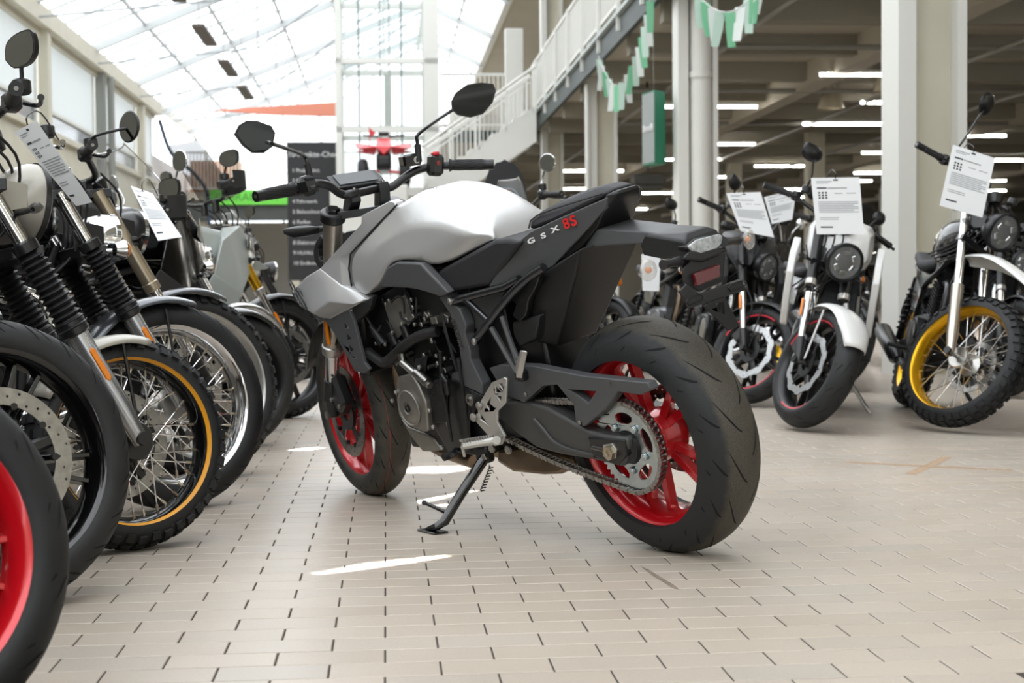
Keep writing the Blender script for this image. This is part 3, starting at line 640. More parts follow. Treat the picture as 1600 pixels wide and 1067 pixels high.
hull('plate_stem', [TX(*p, -.29) for p in ((1066, 420), (1080, 405), (1135, 392), (1128, 410), (1130, 440), (1092, 457), (1065, 440))] + [TX(*p, -.22) for p in ((1066, 420), (1120, 400), (1120, 440), (1080, 450))], BLK, .004)
rf = [TX(*p, -.305) for p in ((1085, 428), (1124, 413), (1126, 432), (1090, 447))]
MB().plate(rf, (.012, 0, 0)).obj('reflector', REDL, HERO, bevel=.002)
ph = [TX(*p, -.31) for p in ((1062, 455), (1079, 481.5), (1167, 453), (1159, 435.5), (1129, 446), (1094, 459), (1074, 444))]
MB().plate(ph, (.008, 0, 0)).obj('plate_bracket', BLK, HERO, bevel=.002)
pb = MB()
for (x, y) in ((1085, 471), (1151, 449)):
    L = [TX(x + a2, y + b2, -.3115) for a2, b2 in ((-13, 1), (-10, -5), (10, -12), (15, -8), (12, -2), (-9, 6))]; pb.tube(L, .0018, 6, closed=True)
stuff(pb.obj('bracket_slot', BLKS, HERO))
MB().plate([TX(*p, -.315) for p in ((1110, 472), (1133, 463), (1156, 509), (1139, 517), (1100, 478))], (.006, 0, 0), [[TX(*p, -.315) for p in ((1119, 474), (1122, 487), (1135, 493), (1131, 471))]]).obj('plate_support', BLKS, HERO, bevel=.0015)
def indicator(base, tip, c, parent=HERO, mx=None, amber=True, r=.026, name='indicator', ln=1.35, rear=(-1, 0, 0), body=BLK):
    base, tip, c = V(base), V(tip), V(c); o = MB().tube([base, (base + tip) / 2, tip], [.013, .0095, .012], 12).obj(name, body, parent, mx)
    d = (tip - base).normalized(); n = V(rear).normalized(); u = d.cross(n).normalized(); rg = []
    for (f, k) in ((-.6, .25), (-.35, .75), (.1, 1), (.5, .9), (.8, .45)):
        rg.append([c + n * (r * .75 * f) + (d * math.cos(g) * ln + u * math.sin(g)) * r * k * (1 + .15 * math.cos(g)) for g in [2 * math.pi * j / 16 for j in range(16)]])
    MB().loft(rg).obj('indicator_lens', mat('indicator_clear', 'cfcdc8', .1, 0, alpha=.38, coat=1), o)
    if amber: MB().sphere(c, r * .32, 10).obj('amber_bulb', ORNG, o)
    return o
indicator(T(1062, 408, .075), T(1036, 414, .15), T(1013, 422, .185))
indicator(T(1130, 378, -.05), T(1152, 376, -.14), T(1168, 374, -.19))
# --- swingarm, guard, chain and sprocket
panel('swingarm', [(775, 650), (783, 629), (800, 627), (822, 628), (854, 637), (915, 672), (945, 680), (978, 684), (981, 697), (978, 722), (972, 730), (929, 719), (878, 711), (838, 700), (800, 672)], .135, .05, mat('swingarm_grey', '4a4a49', .45, .3, bump=.3, bscale=700), bevel=.008, both=True)
MB().tube(smooth_path(P3([(930, 712, .137), (890, 703, .138), (865, 690, .138), (848, 670, .138), (835, 655, .138)]), 5), .006, 8).obj('swingarm_rib', MATS['swingarm_grey'], HERO)
panel('swingarm_end', [(918, 683), (975, 688), (979, 712), (966, 727), (925, 712)], .14, .02, BLKS, bevel=.003)
panel('axle_plate', [(942, 695), (956, 693), (963, 703), (962, 716), (950, 720), (942, 712)], .145, .008, ALU, bevel=.001, both=False)
pn = T(952.5, 707, .148)
MB().lathe([(.019, -.004), (.019, .008), (.011, .008), (.009, .003), (0, .003)], pn, n=6).obj('axle_nut', BRASS, HERO, ang=20)
MB().tube([T(926, 699, .142), T(942, 703, .145)], .0055, 8).obj('chain_adjuster', STEEL, HERO)
gd = panel('chain_guard', [(764, 575), (783, 569.5), (834, 572), (909, 587), (1011, 598), (1017.5, 609.5), (1000, 617.5), (966, 612), (948, 638), (913, 667), (899, 658), (896, 633), (870, 601), (846, 604), (819, 629), (791, 617.5), (775, 594)], .138, .03, GREYP, bevel=.003, both=False,
     holes=[[(889, 609), (930, 612), (919, 630)][::-1]])
text_obj('8S', .016, STEEL, gd, T(955, 599, .139), T(968, 601, .138) - T(942, 597, .138), (0, 0, 1), depth=.0004)
bolts('guard_bolt', [T(822, 616, .14), T(906, 660, .14)], gd, STEEL, .006)
SP = V((0, .105, .315)); n = 47; ro = []
for j in range(n * 4):
    g = 2 * math.pi * j / (n * 4); rr = (.1225, .1225, .1145, .1145)[j % 4]; ro.append(SP + V((rr * math.sin(g), .003, rr * math.cos(g))))
holes = []
for k in range(5):
    g0 = 2 * math.pi * k / 5; h = []
    for (rr, aa) in ((.088, -.38), (.092, -.19), (.093, 0), (.092, .19), (.088, .38), (.074, .40), (.064, .2), (.064, -.2), (.074, -.40)): h.append(SP + V((rr * math.sin(g0 + aa), .003, rr * math.cos(g0 + aa))))
    holes.append(h)
holes.append([SP + V((.045 * math.sin(2 * math.pi * j / 30), .003, .045 * math.cos(2 * math.pi * j / 30))) for j in range(30)])
sk = MB().plate(ro, (0, -.006, 0), holes).obj('sprocket', ZINC, HERO, bevel=.0006)
bolts('sprocket_bolt', [SP + V((.062 * math.sin(2 * math.pi * (k + .5) / 5), .008, .062 * math.cos(2 * math.pi * (k + .5) / 5))) for k in range(5)], sk, ZINC, .010)
MB().lathe([(.058, -.06), (.058, -.008), (.044, 0), (.040, .012), (.02, .02), (.02, .03)], SP, n=30).obj('sprocket_carrier', BLKS, HERO)
FSP = V((.60, .105, .365)); FR = .042; RRr = .119
path = []
dv = FSP - SP; L = math.hypot(dv.x, dv.z); phi = math.atan2(dv.z, dv.x); al = math.acos((RRr - FR) / L)
a1, a2 = phi + al, phi - al
for i in range(200):
    g = a1 + (2 * math.pi - 2 * al) * i / 199; path.append((SP.x + RRr * math.cos(g), SP.z + RRr * math.sin(g)))
g0 = a2
p0 = (SP.x + RRr * math.cos(a2), SP.z + RRr * math.sin(a2)); p1 = (FSP.x + FR * math.cos(a2), FSP.z + FR * math.sin(a2))
for i in range(1, 60): f = i / 60; path.append((p0[0] + (p1[0] - p0[0]) * f, p0[1] + (p1[1] - p0[1]) * f - .012 * math.sin(math.pi * f)))
for i in range(30): g = a2 + (2 * al) * i / 29; path.append((FSP.x + FR * math.cos(g), FSP.z + FR * math.sin(g)))
p0 = (FSP.x + FR * math.cos(a1), FSP.z + FR * math.sin(a1)); p1 = path[0]
for i in range(1, 60): f = i / 60; path.append((p0[0] + (p1[0] - p0[0]) * f, p0[1] + (p1[1] - p0[1]) * f))
path.append(path[0]); d = [0]
for i in range(1, len(path)): d.append(d[-1] + math.dist(path[i - 1], path[i]))
N = int(round(d[-1] / .015875 / 2) * 2); step = d[-1] / N; pt = []; j = 0
for k in range(N + 1):
    t_ = k * step
    while j < len(d) - 2 and d[j + 1] < t_: j += 1
    f = (t_ - d[j]) / max(1e-9, d[j + 1] - d[j]); pt.append(V((path[j][0] + (path[j + 1][0] - path[j][0]) * f, 0, path[j][1] + (path[j + 1][1] - path[j][1]) * f)))
lk = MB()
for k in range(N):
    a_, b_ = pt[k], pt[(k + 1)]; e = (b_ - a_).normalized(); nn = V((e.z, 0, -e.x)); out = k % 2 == 0
    for sd in (-1, 1):
        y0 = .105 + sd * (.0105 if out else .0085); pl = []
        for (u, w) in ((-.006, -.003), (-.003, -.0068), (.003, -.0068), (.0079, -.0045), (.0129, -.0068), (.0189, -.0068), (.0219, -.003), (.0219, .003), (.0189, .0068), (.0129, .0068), (.0079, .0045), (.003, .0068), (-.003, .0068), (-.006, .003)): pl.append(a_ + e * u + nn * w + V((0, y0, 0)))
        lk.plate(pl, (0, .0018 * sd, 0))
    lk.tube([a_ + V((0, .093, 0)), a_ + V((0, .1185, 0))], .0042, 6)
stuff(lk.obj('chain', STEEL, HERO, clean=False))
# --- pegs, heel guard, stand, exhaust
hg = panel('heel_guard', [(788, 589.5), (791.5, 593), (790, 630), (777, 643), (776.5, 660), (788.5, 681), (783, 695), (772, 697), (767, 692), (762, 680), (741, 656), (739, 650), (744, 647), (748, 634), (751.5, 625), (767.5, 598)], .178, .008, mat('satin_alloy', 'c4c2bd', .35, .75), bevel=.002, both=False,
     holes=[[(779, 600), (785, 599), (785, 609)][::-1], [(774, 603), (783, 613), (774, 614)][::-1], [(776, 619), (783, 619), (782, 629)][::-1], [(766, 622), (764, 641), (759, 632)][::-1], [(750, 646), (760, 660), (762, 663), (750, 655)][::-1]])
bolts('guard_bolt', [T(748.5, 634, .183), T(739.5, 652, .183)], hg, ALU, .012)
MB().tube([T(776, 688, .18), T(776, 688, .20)], .012, 12).obj('peg_pivot', ALU, HERO)
pg = MB().tube([T(776, 688, .185), T(750, 692, .225), T(722, 697, .272)], [.012, .011, .010], 10).obj('footpeg', mat('satin_alloy'), HERO)
mb = MB(); p0, p1 = T(770, 684, .19), T(722, 692, .272)
for i in range(13): mb.box(p0.lerp(p1, i / 12) + V((0, 0, .006)), (.016, .004, .006))
stuff(mb.obj('peg_tooth', MATS['satin_alloy'], pg))
MB().tube([T(722, 697, .272), T(726, 713, .268)], .0045, 8).obj('peg_feeler', MATS['satin_alloy'], HERO)
MB().tube([T(745, 690, .15), T(722, 703, .155), T(712, 703, .18), T(706, 711, .23)], [.006, .007, .008, .008], 10).obj('gear_lever', DARK, HERO)
MB().cyl(T(703, 711, .215), (0, 1, 0), .011, .045, 14).obj('lever_rubber', RUB, HERO)
pp = MB().box(T(815, 586, .165), (.035, .03, .03), bev=.006).obj('peg_mount', BLKS, HERO)
MB().hull([p + V((dx_, 0, 0)) for p in (T(811, 589, .165), T(807, 580, .175), T(817, 547, .195), T(820, 550, .20), T(811, 591, .18)) for dx_ in (-.012, .012)]).obj('passenger_footpeg', MATS['satin_alloy'], HERO, bevel=.002)
gf = ground_local(F, 682, 833)
k0 = T(757, 716, .13)
foot = gf + V((0, 0, .006)); 
MB().tube([k0, k0.lerp(foot, .5) + V((0, 0, .0)), k0.lerp(foot, .86) + V((0, -.004, -.004)), foot + V((.0, -.006, .012)), foot + V((.045, .0, .0))], [.016, .015, .0145, .011, .006], 12).obj('side_stand', BLKG, HERO)
fl = (HM.inverted().to_3x3() @ V((0, 0, 1))).normalized()
MB().box(gf + fl * .004 + V((.02, 0, 0)), (.09, .05, .005), MX.Rotation(-.24186, 3, 'X').inverted(), bev=.002).obj('stand_foot', BLKG, HERO)
mid = k0.lerp(foot, .76)
MB().tube([mid, mid + V((.075, .02, .03))], .0055, 10).sphere(mid + V((.078, .021, .031)), .008, 10).obj('stand_tang', BLKG, HERO)
q0, q1 = T(768, 728, .12), T(753, 768, .145); sprp = []
for i in range(90): f = i / 89; g = f * math.pi * 2 * 9; sprp.append(q0.lerp(q1, f) + V((math.cos(g) * .007, math.sin(g) * .007, 0)))
MB().tube(sprp, .0018, 5).obj('stand_spring', BLKS, HERO)
MB().box(T(757, 708, .12), (.06, .03, .05), bev=.006).obj('stand_bracket', ENG, HERO)
bolts('stand_bolt', [T(757, 714, .14), T(748, 723, .14)], HERO, STEEL, .01)
ex = P3([(775, 722, .06), (776, 703, .05), (800, 738, .07), (846, 743, .07), (874, 742, .06), (895, 730, .05), (893, 712, .04), (820, 695, .05)])
hull('exhaust_box', ex + mir(ex), BRNZ, .012)
bolts('exhaust_bolt', [T(794, 703, .13), T(768, 700, .13)], HERO, STEEL, .013)
hull('muffler', slab(.12, .40, .22, .34, -.15, -.06) + [(.05, -.12, .3), (.05, -.08, .3)], BLK, .01)
for yy in (-.05, .05): MB().tube(smooth_path([(1.0, yy, .58), (1.10, yy, .48), (1.10, yy, .32), (1.0, yy, .22), (.80, yy, .185)], 5), .02, 12).obj('exhaust_header', BRNZ, HERO)
for sy in (1, -1): panel('pivot_cover', [(768, 690), (776, 650), (790, 655), (790, 700)], .10, .05, BLKS, both=False)
# --- steered front end
def ts(l): return [TS(*p) for p in l]
for sy in (1, -1):
    def q(l): return [V((p.x, p.y * sy, p.z)) for p in ts(l)]
    y = .105
    f1, f0 = q([(520, 345, y), (519.5, 545, y)]); ax = (f1 - f0).normalized()
    fr = MB().tube([f1 + ax * .012, f0], .0305, 24).obj('fork_leg', mat('champagne_fork', 'a9a195', .28, .85), HERO, HS)
    MB().lathe([(.031, -.018), (.034, -.014), (.035, 0), (.035, .012), (.031, .016)], f0, ax, 24).obj('fork_collar', ALU, fr)
    b1 = f0 - ax * .19
    MB().tube([f0, b1 + ax * .04], .0235, 20).obj('fork_stanchion', CHR, fr)
    axl = V((1.465, .075 * sy, .30))
    c = V((axl.x, .105 * sy, axl.z))
    hb = MB().tube([b1 + ax * .075, b1, c + ax * .05 + V((.0, 0, 0)), c], [.028, .029, .024, .02], 20).obj('fork_bottom', mat('cast_black', '2c2d2e', .5, .3, bump=.3, bscale=400), fr)
    MB().cyl(c, (0, 1, 0), .014, .05, 14).obj('axle_nut', STEEL, fr)
    cal = c + V((-.075, -.012 * sy, .075)); rr = MX.Rotation(R(35), 3, 'Y')
    ca = MB().box(cal, (.075, .05, .12), rr, bev=.012).obj('brake_caliper', BLKS, fr)
    bolts('caliper_bolt', [cal + rr @ V((.01, .028 * sy, .05)), cal + rr @ V((-.01, .028 * sy, -.05)), cal + rr @ V((.03, .028 * sy, .0))], ca, STEEL, .008)
    MB().hull([c + V(k) for k in ((-.03, -.01, .02), (-.03, .01, .02), (.0, -.01, .13), (0, .01, .13), (-.09, -.01, .10), (-.09, .01, .10), (-.06, 0, .14))]).obj('caliper_bracket', MATS['cast_black'], fr, bevel=.003)
    MB().tube(smooth_path([cal + V((0, .02 * sy, .06)), cal + V((.02, .03 * sy, .15)), f0 + V((-.04, 0, .02)), f0 + V((-.05, -.02 * sy, .15))], 5), .0045, 8).obj('brake_hose', RUB, fr)
    if sy > 0:
        rp = q([(511, 503, .135), (511, 535, .135)])
        MB().box((rp[0] + rp[1]) / 2, (.022, .008, .085), bev=.003).obj('fork_reflector', ORNG, fr)
TC = TS(520, 338, .105)
mb = MB()
for sy in (1, -1): mb.cyl(V((TC.x, .105 * sy, TC.z)), HAX, .040, .036, 28, bev=.005)
mb.hull([V((TC.x + dx_, y_, TC.z + dz_)) for (dx_, y_) in ((.03, .10), (.03, -.10), (-.05, .03), (-.05, -.03), (-.035, .10), (-.035, -.10)) for dz_ in (-.012, .012)])
tcl = mb.obj('triple_clamp', BLKS, HERO, HS, bevel=.002)
for sy in (1, -1): MB().cyl(V((TC.x, .105 * sy, TC.z)) + HAX * .022, HAX, .022, .014, 6, bev=.002).obj('fork_cap', BLKG, tcl)
mb = MB()
lo = TC - HAX * .17
mb.hull([V((lo.x + dx_, y_, lo.z + dz_)) for (dx_, y_) in ((.03, .13), (.03, -.13), (-.05, .03), (-.05, -.03), (-.035, .13), (-.035, -.13)) for dz_ in (-.018, .018)])
mb.obj('lower_clamp', BLKS, HERO, HS, bevel=.003)
# handlebar
hb = [(-1, (765, 257, -.395)), (-1, (700, 258, -.28)), (0, (664, 262, -.215)), (0, (640, 272, -.165)), (0, (612, 292, -.105)), (0, (597, 293, -.07)), (0, (552, 303, .05)), (0, (533, 303, .09)), (0, (515, 291, .14)), (0, (495, 287, .19)), (0, (470, 292, .235)), (0, (405, 306, .385))]
bp = [TS(*p[1]) for p in hb]
MB().tube(smooth_path(bp, 5), .013, 14).obj('handlebar', BLKS, HERO, HS)
for (i0, i1, e) in ((0, 1, -1), (11, 10, 1)):
    a_, b_ = bp[i0], bp[i1]; u = (b_ - a_).normalized(); L = .118
    g = MB().tube([a_ + u * .012, a_ + u * .02, a_ + u * L, a_ + u * (L + .01)], [.0165, .0165, .0165, .021], 20).obj('handgrip', RUB, HERO, HS)
    rb = MB()
    for k in range(14):
        w = u.orthogonal().normalized(); w2 = u.cross(w); rb.tube([a_ + u * (.022 + (L - .03) * i / 8) + (w * math.cos(2 * math.pi * (k + .3 * i) / 14) + w2 * math.sin(2 * math.pi * (k + .3 * i) / 14)) * .0166 for i in range(9)], .0011, 4)
    stuff(rb.obj('grip_rib', RUB, g))
    MB().tube([a_ - u * .014, a_ + u * .013], .0165, 18).obj('bar_end_weight', BLKS, HERO, HS)
    MB().cyl(a_ - u * .0145, u, .006, .002, 6).obj('bar_end_screw', STEEL, HERO, HS)
# switches, reservoir, levers
sr = TS(680, 258, -.235); 
sw = MB().box(sr, (.05, .045, .068), MX.Rotation(R(12), 3, 'X'), bev=.01).obj('switch_housing', BLKS, HERO, HS)
MB().box(sr + V((-.012, 0, .036)), (.022, .022, .012), bev=.003).obj('kill_switch', mat('red_plastic', 'c4202a', .35), sw)
MB().box(sr + V((-.026, .0, .006)), (.004, .012, .014)).obj('switch_mark', mat('red_dull', '7c2a22', .4), sw)
sl = TS(480, 290, .235)
sw = MB().box(sl, (.055, .05, .06), MX.Rotation(R(-10), 3, 'X'), bev=.014).obj('switch_housing', BLKS, HERO, HS)
MB().box(sl + V((-.02, .0, .02)), (.02, .03, .014), bev=.004).obj('switch_button', DARK, sw)
MB().box(sl + V((-.028, -.005, -.008)), (.012, .02, .012), bev=.003).obj('switch_button', BLK, sw)
rs = TS(643, 253, -.165)
rv = MB().box(rs + V((.01, 0, .006)), (.045, .062, .038), bev=.006).obj('brake_reservoir', BLKG, HERO, HS)
MB().lathe([(.011, 0), (.011, .004), (.007, .004), (.007, .001), (0, .001)], rs + V((-.013, -.012, .004)), (-1, 0, 0), 18).obj('sight_glass', STEEL, rv)
MB().tube(smooth_path([sr + V((.04, .01, -.01)), sr + V((.07, -.05, -.012)), sr + V((.06, -.13, -.02)), sr + V((.05, -.155, -.02))], 5), [.007] * 15 + [.009], 8).obj('brake_lever', BLKS, HERO, HS)
MB().tube(smooth_path([sl + V((.02, -.04, -.015)), sl + V((.05, .0, -.02)), sl + V((.07, .06, -.02)), sl + V((.055, .14, -.02))], 5), [.007] * 15 + [.009], 8).obj('clutch_lever', BLKS, HERO, HS)
for (x, y, yy) in ((552, 305, .045), (597, 293, -.065)):
    p = TS(x, y, yy); base = V((TC.x + .0, yy, TC.z + .005))
    rz = MB().hull([p + V((a2, b2, c2)) for a2 in (-.02, .02) for b2 in (-.016, .016) for c2 in (-.02, .018)] + [base + V((a2, b2, 0)) for a2 in (-.022, .022) for b2 in (-.02, .02)]).obj('bar_riser', BLKS, HERO, HS, bevel=.003)
    MB().cyl(p + V((-.014, 0, .02)), (0, 0, 1), .006, .006, 8).obj('riser_bolt', STEEL, rz)
ds = TS(573, 290, 0) + V((.08, 0, .015))
dsh = MB().hull([ds + V(k) for k in ((.035, .085, .03), (.035, -.085, .03), (-.035, .085, -.01), (-.035, -.085, -.01), (.045, .075, .01), (.045, -.075, .01), (-.02, .07, -.03), (-.02, -.07, -.03))]).obj('dashboard', BLK, HERO, HS, bevel=.004)
sn = V((-.4, 0, .7)).normalized(); 
MB().plate([ds + V(k) + sn * .001 for k in ((.028, .066, .028), (.028, -.066, .028), (-.026, -.066, -.004), (-.026, .066, -.004))], sn * .002).obj('dash_screen', mat('lcd', '2b3134', .3, coat=.2), dsh)
# headlight
hl = V((TC.x + .16, 0, TC.z - .17))
MB().hull([hl + V(k) for k in ((.04, .05, .10), (.04, -.05, .10), (-.03, .085, .11), (-.03, -.085, .11), (.06, .075, 0), (.06, -.075, 0), (-.05, .095, -.03), (-.05, -.095, -.03), (.03, .045, -.10), (.03, -.045, -.10))]).obj('headlight', BLK, HERO, HS, bevel=.005)
MB().box(hl + V((.058, 0, .02)), (.012, .09, .05), bev=.004).obj('headlight_lens', GLASSC, HERO, HS)
fcl = ts([(495, 372, .10), (503, 368, .10), (494, 395, .11), (503, 416, .11), (511, 412, .11), (497, 400, .1)])
MB().plate(ts([(500, 367, .105), (493, 378, .108), (489, 392, .11), (491, 408, .11), (500, 422, .11), (505, 416, .11), (497, 402, .11), (496, 388, .108), (503, 374, .105)]), (0, -.03, 0)).obj('headlight_cowl', BLK, HERO, HS, bevel=.003)
ip = TS(470, 362, .19)
io = MB().tube([TS(508, 357, .11), TS(497, 358, .13)], .010, 12).obj('indicator', BLK, HERO, HS)
MB().hull(ts([(500, 353, .13), (500, 365, .13), (480, 352, .15), (462, 353, .17), (442, 358, .20), (443, 366, .20), (458, 372, .19), (482, 369, .15)]) + [p + V((.03, 0, 0)) for p in ts([(480, 354, .15), (450, 358, .19), (460, 368, .18), (485, 366, .15)])]).obj('indicator_body', BLKS, io, bevel=.003)
mi = V((ip.x, -ip.y, ip.z)); indicator(V((hl.x - .03, -.10, ip.z)), V((hl.x - .03, -.15, ip.z)), V((hl.x - .03, -.18, ip.z)), HERO, HS)
# front mudguard
mb = MB(); rg = []
for i in range(19):
    g = R(-62 + 128 * i / 18); row = []
    for j in range(9):
        t_ = R(-80 + 160 * j / 8); rr = .312 + .022 * math.cos(t_) - .022; row.append(V((1.465 + (rr + .012) * math.sin(g), .074 * math.sin(t_), .30 + (rr + .012) * math.cos(g))))
    rg.append(row)
mb.loft(rg, cap=False, closed=False).obj('front_mudguard', BLK, HERO, HS, solid=.003)
# mirrors
def mirror(outline, y, stalk, yaw=0):
    q = ts([(a2, b2, y) for a2, b2 in outline]); c = sum(q, V()) / len(q); k = len(q)
    # tilt the mirror plane to face the rider
    nrm = V((-1, -.15 if y > 0 else .15, .05)).normalized()
    cs = Frame(HM @ HS)
    pts = []
    for a2, b2 in outline:
        d_ = CR * (a2 - 800) / FPX - CU * (b2 - 533.5) / FPX + CF; o_ = FS.i @ CO; d_ = FS.i.to_3x3() @ d_; t_ = ((c - o_) @ nrm) / (d_ @ nrm); pts.append(o_ + d_ * t_)
    c = sum(pts, V()) / k; kk = pts; edge = c + (V(stalk[-1]) - c) * 1.0
    shell = [[p for p in kk], [c + (p - c) * .96 - nrm * .012 for p in kk], [c + (p - c) * .7 - nrm * .024 for p in kk], [c + (p - c) * .2 - nrm * .03 for p in kk]]
    o = MB().loft(shell).obj('mirror', BLKS, HERO, HS, ang=40)
    MB().plate([c + (p - c) * .92 + nrm * .0012 for p in kk], -nrm * .002).obj('mirror_glass', mat('mirror_tint', '3e4144', .03, 1), o)
    MB().tube(smooth_path([V(p) for p in stalk[:-1]] + [stalk[-1] - nrm * .012, V(stalk[-1]).lerp(c, .25) - nrm * .016], 5), .0058, 10).obj('mirror_stalk', BLKS, o)
    MB().tube([V(stalk[0]) - V((0, 0, .01)), V(stalk[0]) + (V(stalk[1]) - V(stalk[0])).normalized() * .045], .010, 12).obj('stalk_boot', RUB, o)
mirror([(367, 209), (374, 195), (386, 188.5), (402, 189), (424, 197), (430, 208), (426, 229), (412, 239), (396, 239), (380, 227)], .42, [TS(485, 280, .225), TS(480, 255, .225), TS(474, 243, .235), TS(450, 233, .33), TS(429, 224, .42)])
mirror([(705, 158), (712, 145), (730, 132), (752, 129), (771, 131), (775, 142), (770, 160), (755, 178), (735, 184), (715, 180), (706, 172)], -.42, [TS(654, 248, -.185), TS(652, 222, -.19), TS(652, 212, -.19), TS(668, 198, -.25), TS(706, 173, -.42)])
# ------------------------------------------------------------------ builder of the other motorcycles
CAST = mat('cast_alloy', '3a3b3d', .4, .7, noise=.2, nscale=20)
FORKS = mat('fork_silver', 'b6b8ba', .22, .85)
GAIT = mat('gaiter_rubber', '1b1b1d', .5)
def round_lamp(parent, c, r, d, mx, shell=BLKS, bezel=CHR, led=False, deep=.11):
    c = V(c); d = V(d).normalized()
    o = MB().lathe([(0, -deep), (r * .35, -deep * .97), (r * .75, -deep * .7), (r * .97, -deep * .25), (r, 0), (r * .9, .004), (r * .9, -.01), (0, -.02)], c, d, 32).obj('headlight', shell, parent, mx)
    MB().lathe([(r * .9, -.004), (r * 1.03, -.006), (r * 1.04, .008), (r * .93, .014), (r * .88, .006)], c, d, 36, closed=True).obj('headlight_ring', bezel, o)
    MB().lathe([(0, -.02), (r * .5, -.018), (r * .86, .002)], c, d, 32).obj('reflector', CHR if not led else mat('led_reflector', '55585c', .12, .9), o)
    if led:
        q = MB(); u = d.orthogonal().normalized(); w = d.cross(u)
        for k in range(6): q.box(c + d * .004 + (u * math.cos(k * 1.047) + w * math.sin(k * 1.047)) * r * .52, (.014, r * .22, r * .34), MX((d, u * math.cos(k * 1.047) + w * math.sin(k * 1.047), w * math.cos(k * 1.047) - u * math.sin(k * 1.047))).transposed(), bev=.003)
        stuff(q.obj('led_cell', CHR, o))
    else: MB().sphere(c - d * .004, r * .16, 10).obj('bulb', ALU, o)
    MB().lathe([(r * .88, .006), (r * .6, .014), (0, .020)], c, d, 32).obj('lens', GLASSC, o)
    return o
def round_mirror(parent, c, r, d, stalk, mx, shell=BLKS):
    c = V(c); d = V(d).normalized()
    o = MB().lathe([(0, .022), (r * .6, .018), (r * .95, .006), (r, 0), (r * .93, -.003), (0, -.003)], c, d, 28).obj('mirror', shell, parent, mx)
    MB().lathe([(0, -.004), (r * .91, -.004)], c, d, 28).obj('mirror_glass', MIRR, o)
    MB().tube(smooth_path([V(p) for p in stalk] + [c + d * .012], 5), .0055, 8).obj('mirror_stalk', shell, o)
    return o
def hex_mirror(parent, c, w, h, d, stalk, mx, shell=BLKS, sgn=1):
    c = V(c); d = V(d).normalized(); sd = V((0, 0, 1)).cross(d).normalized(); up = d.cross(sd)
    pr = [(-.5, -.1), (-.42, .32), (-.1, .5), (.38, .46), (.5, .2), (.46, -.25), (.2, -.5), (-.25, -.45)]
    q = [c + sd * x * w * sgn + up * y * h for x, y in pr]; kk = smooth_path(q + [q[0]], 3)[:-1]
    o = MB().loft([kk, [c + (p - c) * .95 + d * .014 for p in kk], [c + (p - c) * .65 + d * .028 for p in kk], [c + (p - c) * .15 + d * .034 for p in kk]]).obj('mirror', shell, parent, mx, ang=40)
    MB().plate([c + (p - c) * .92 - d * .001 for p in kk], d * .002).obj('mirror_glass', MIRR, o)
    MB().tube(smooth_path([V(p) for p in stalk] + [c + d * .02], 5), .0055, 8).obj('mirror_stalk', shell, o)
    return o
def loft_body(name, secs, mt, parent, bevel=0, n=16, mx=None, sub=0, e=2.4):
    # secs: (x, z, half width, half height up, half height down, tilt)
    rg = []
    for (x, z, w, hu, hd, tl) in secs:
        r_ = []
        for j in range(n):
            g = 2 * math.pi * (j + .5) / n; cy, cz = math.cos(g), math.sin(g)
            yy = w * math.copysign(abs(cy) ** (2 / e), cy); zz = (hu if cz > 0 else hd) * math.copysign(abs(cz) ** (2 / e), cz)
            r_.append(V((x + zz * math.tan(R(tl)), yy, z + zz)))
        rg.append(r_)
    return MB().loft(rg).obj(name, mt, parent, mx, ang=50, bevel=bevel, sub=sub)
def fender(parent, c, rw, w, a0, a1, mt, mx, lift=.02, name='front_mudguard', stay=None):
    rg = []; c = V(c)
    for i in range(21):
        g = R(a0 + (a1 - a0) * i / 20); row = []; tp = 1 - .35 * max(0, (i - 15) / 5) - .2 * max(0, (4 - i) / 4)
        for j in range(9):
            t_ = R(-82 + 164 * j / 8); rr = rw + lift - w * .28 * (1 - math.cos(t_)); row.append(c + V((rr * math.sin(g), w * .62 * math.sin(t_) * tp, rr * math.cos(g))))
        rg.append(row)
    return MB().loft(rg, cap=False, closed=False).obj(name, mt, parent, mx, solid=.003)
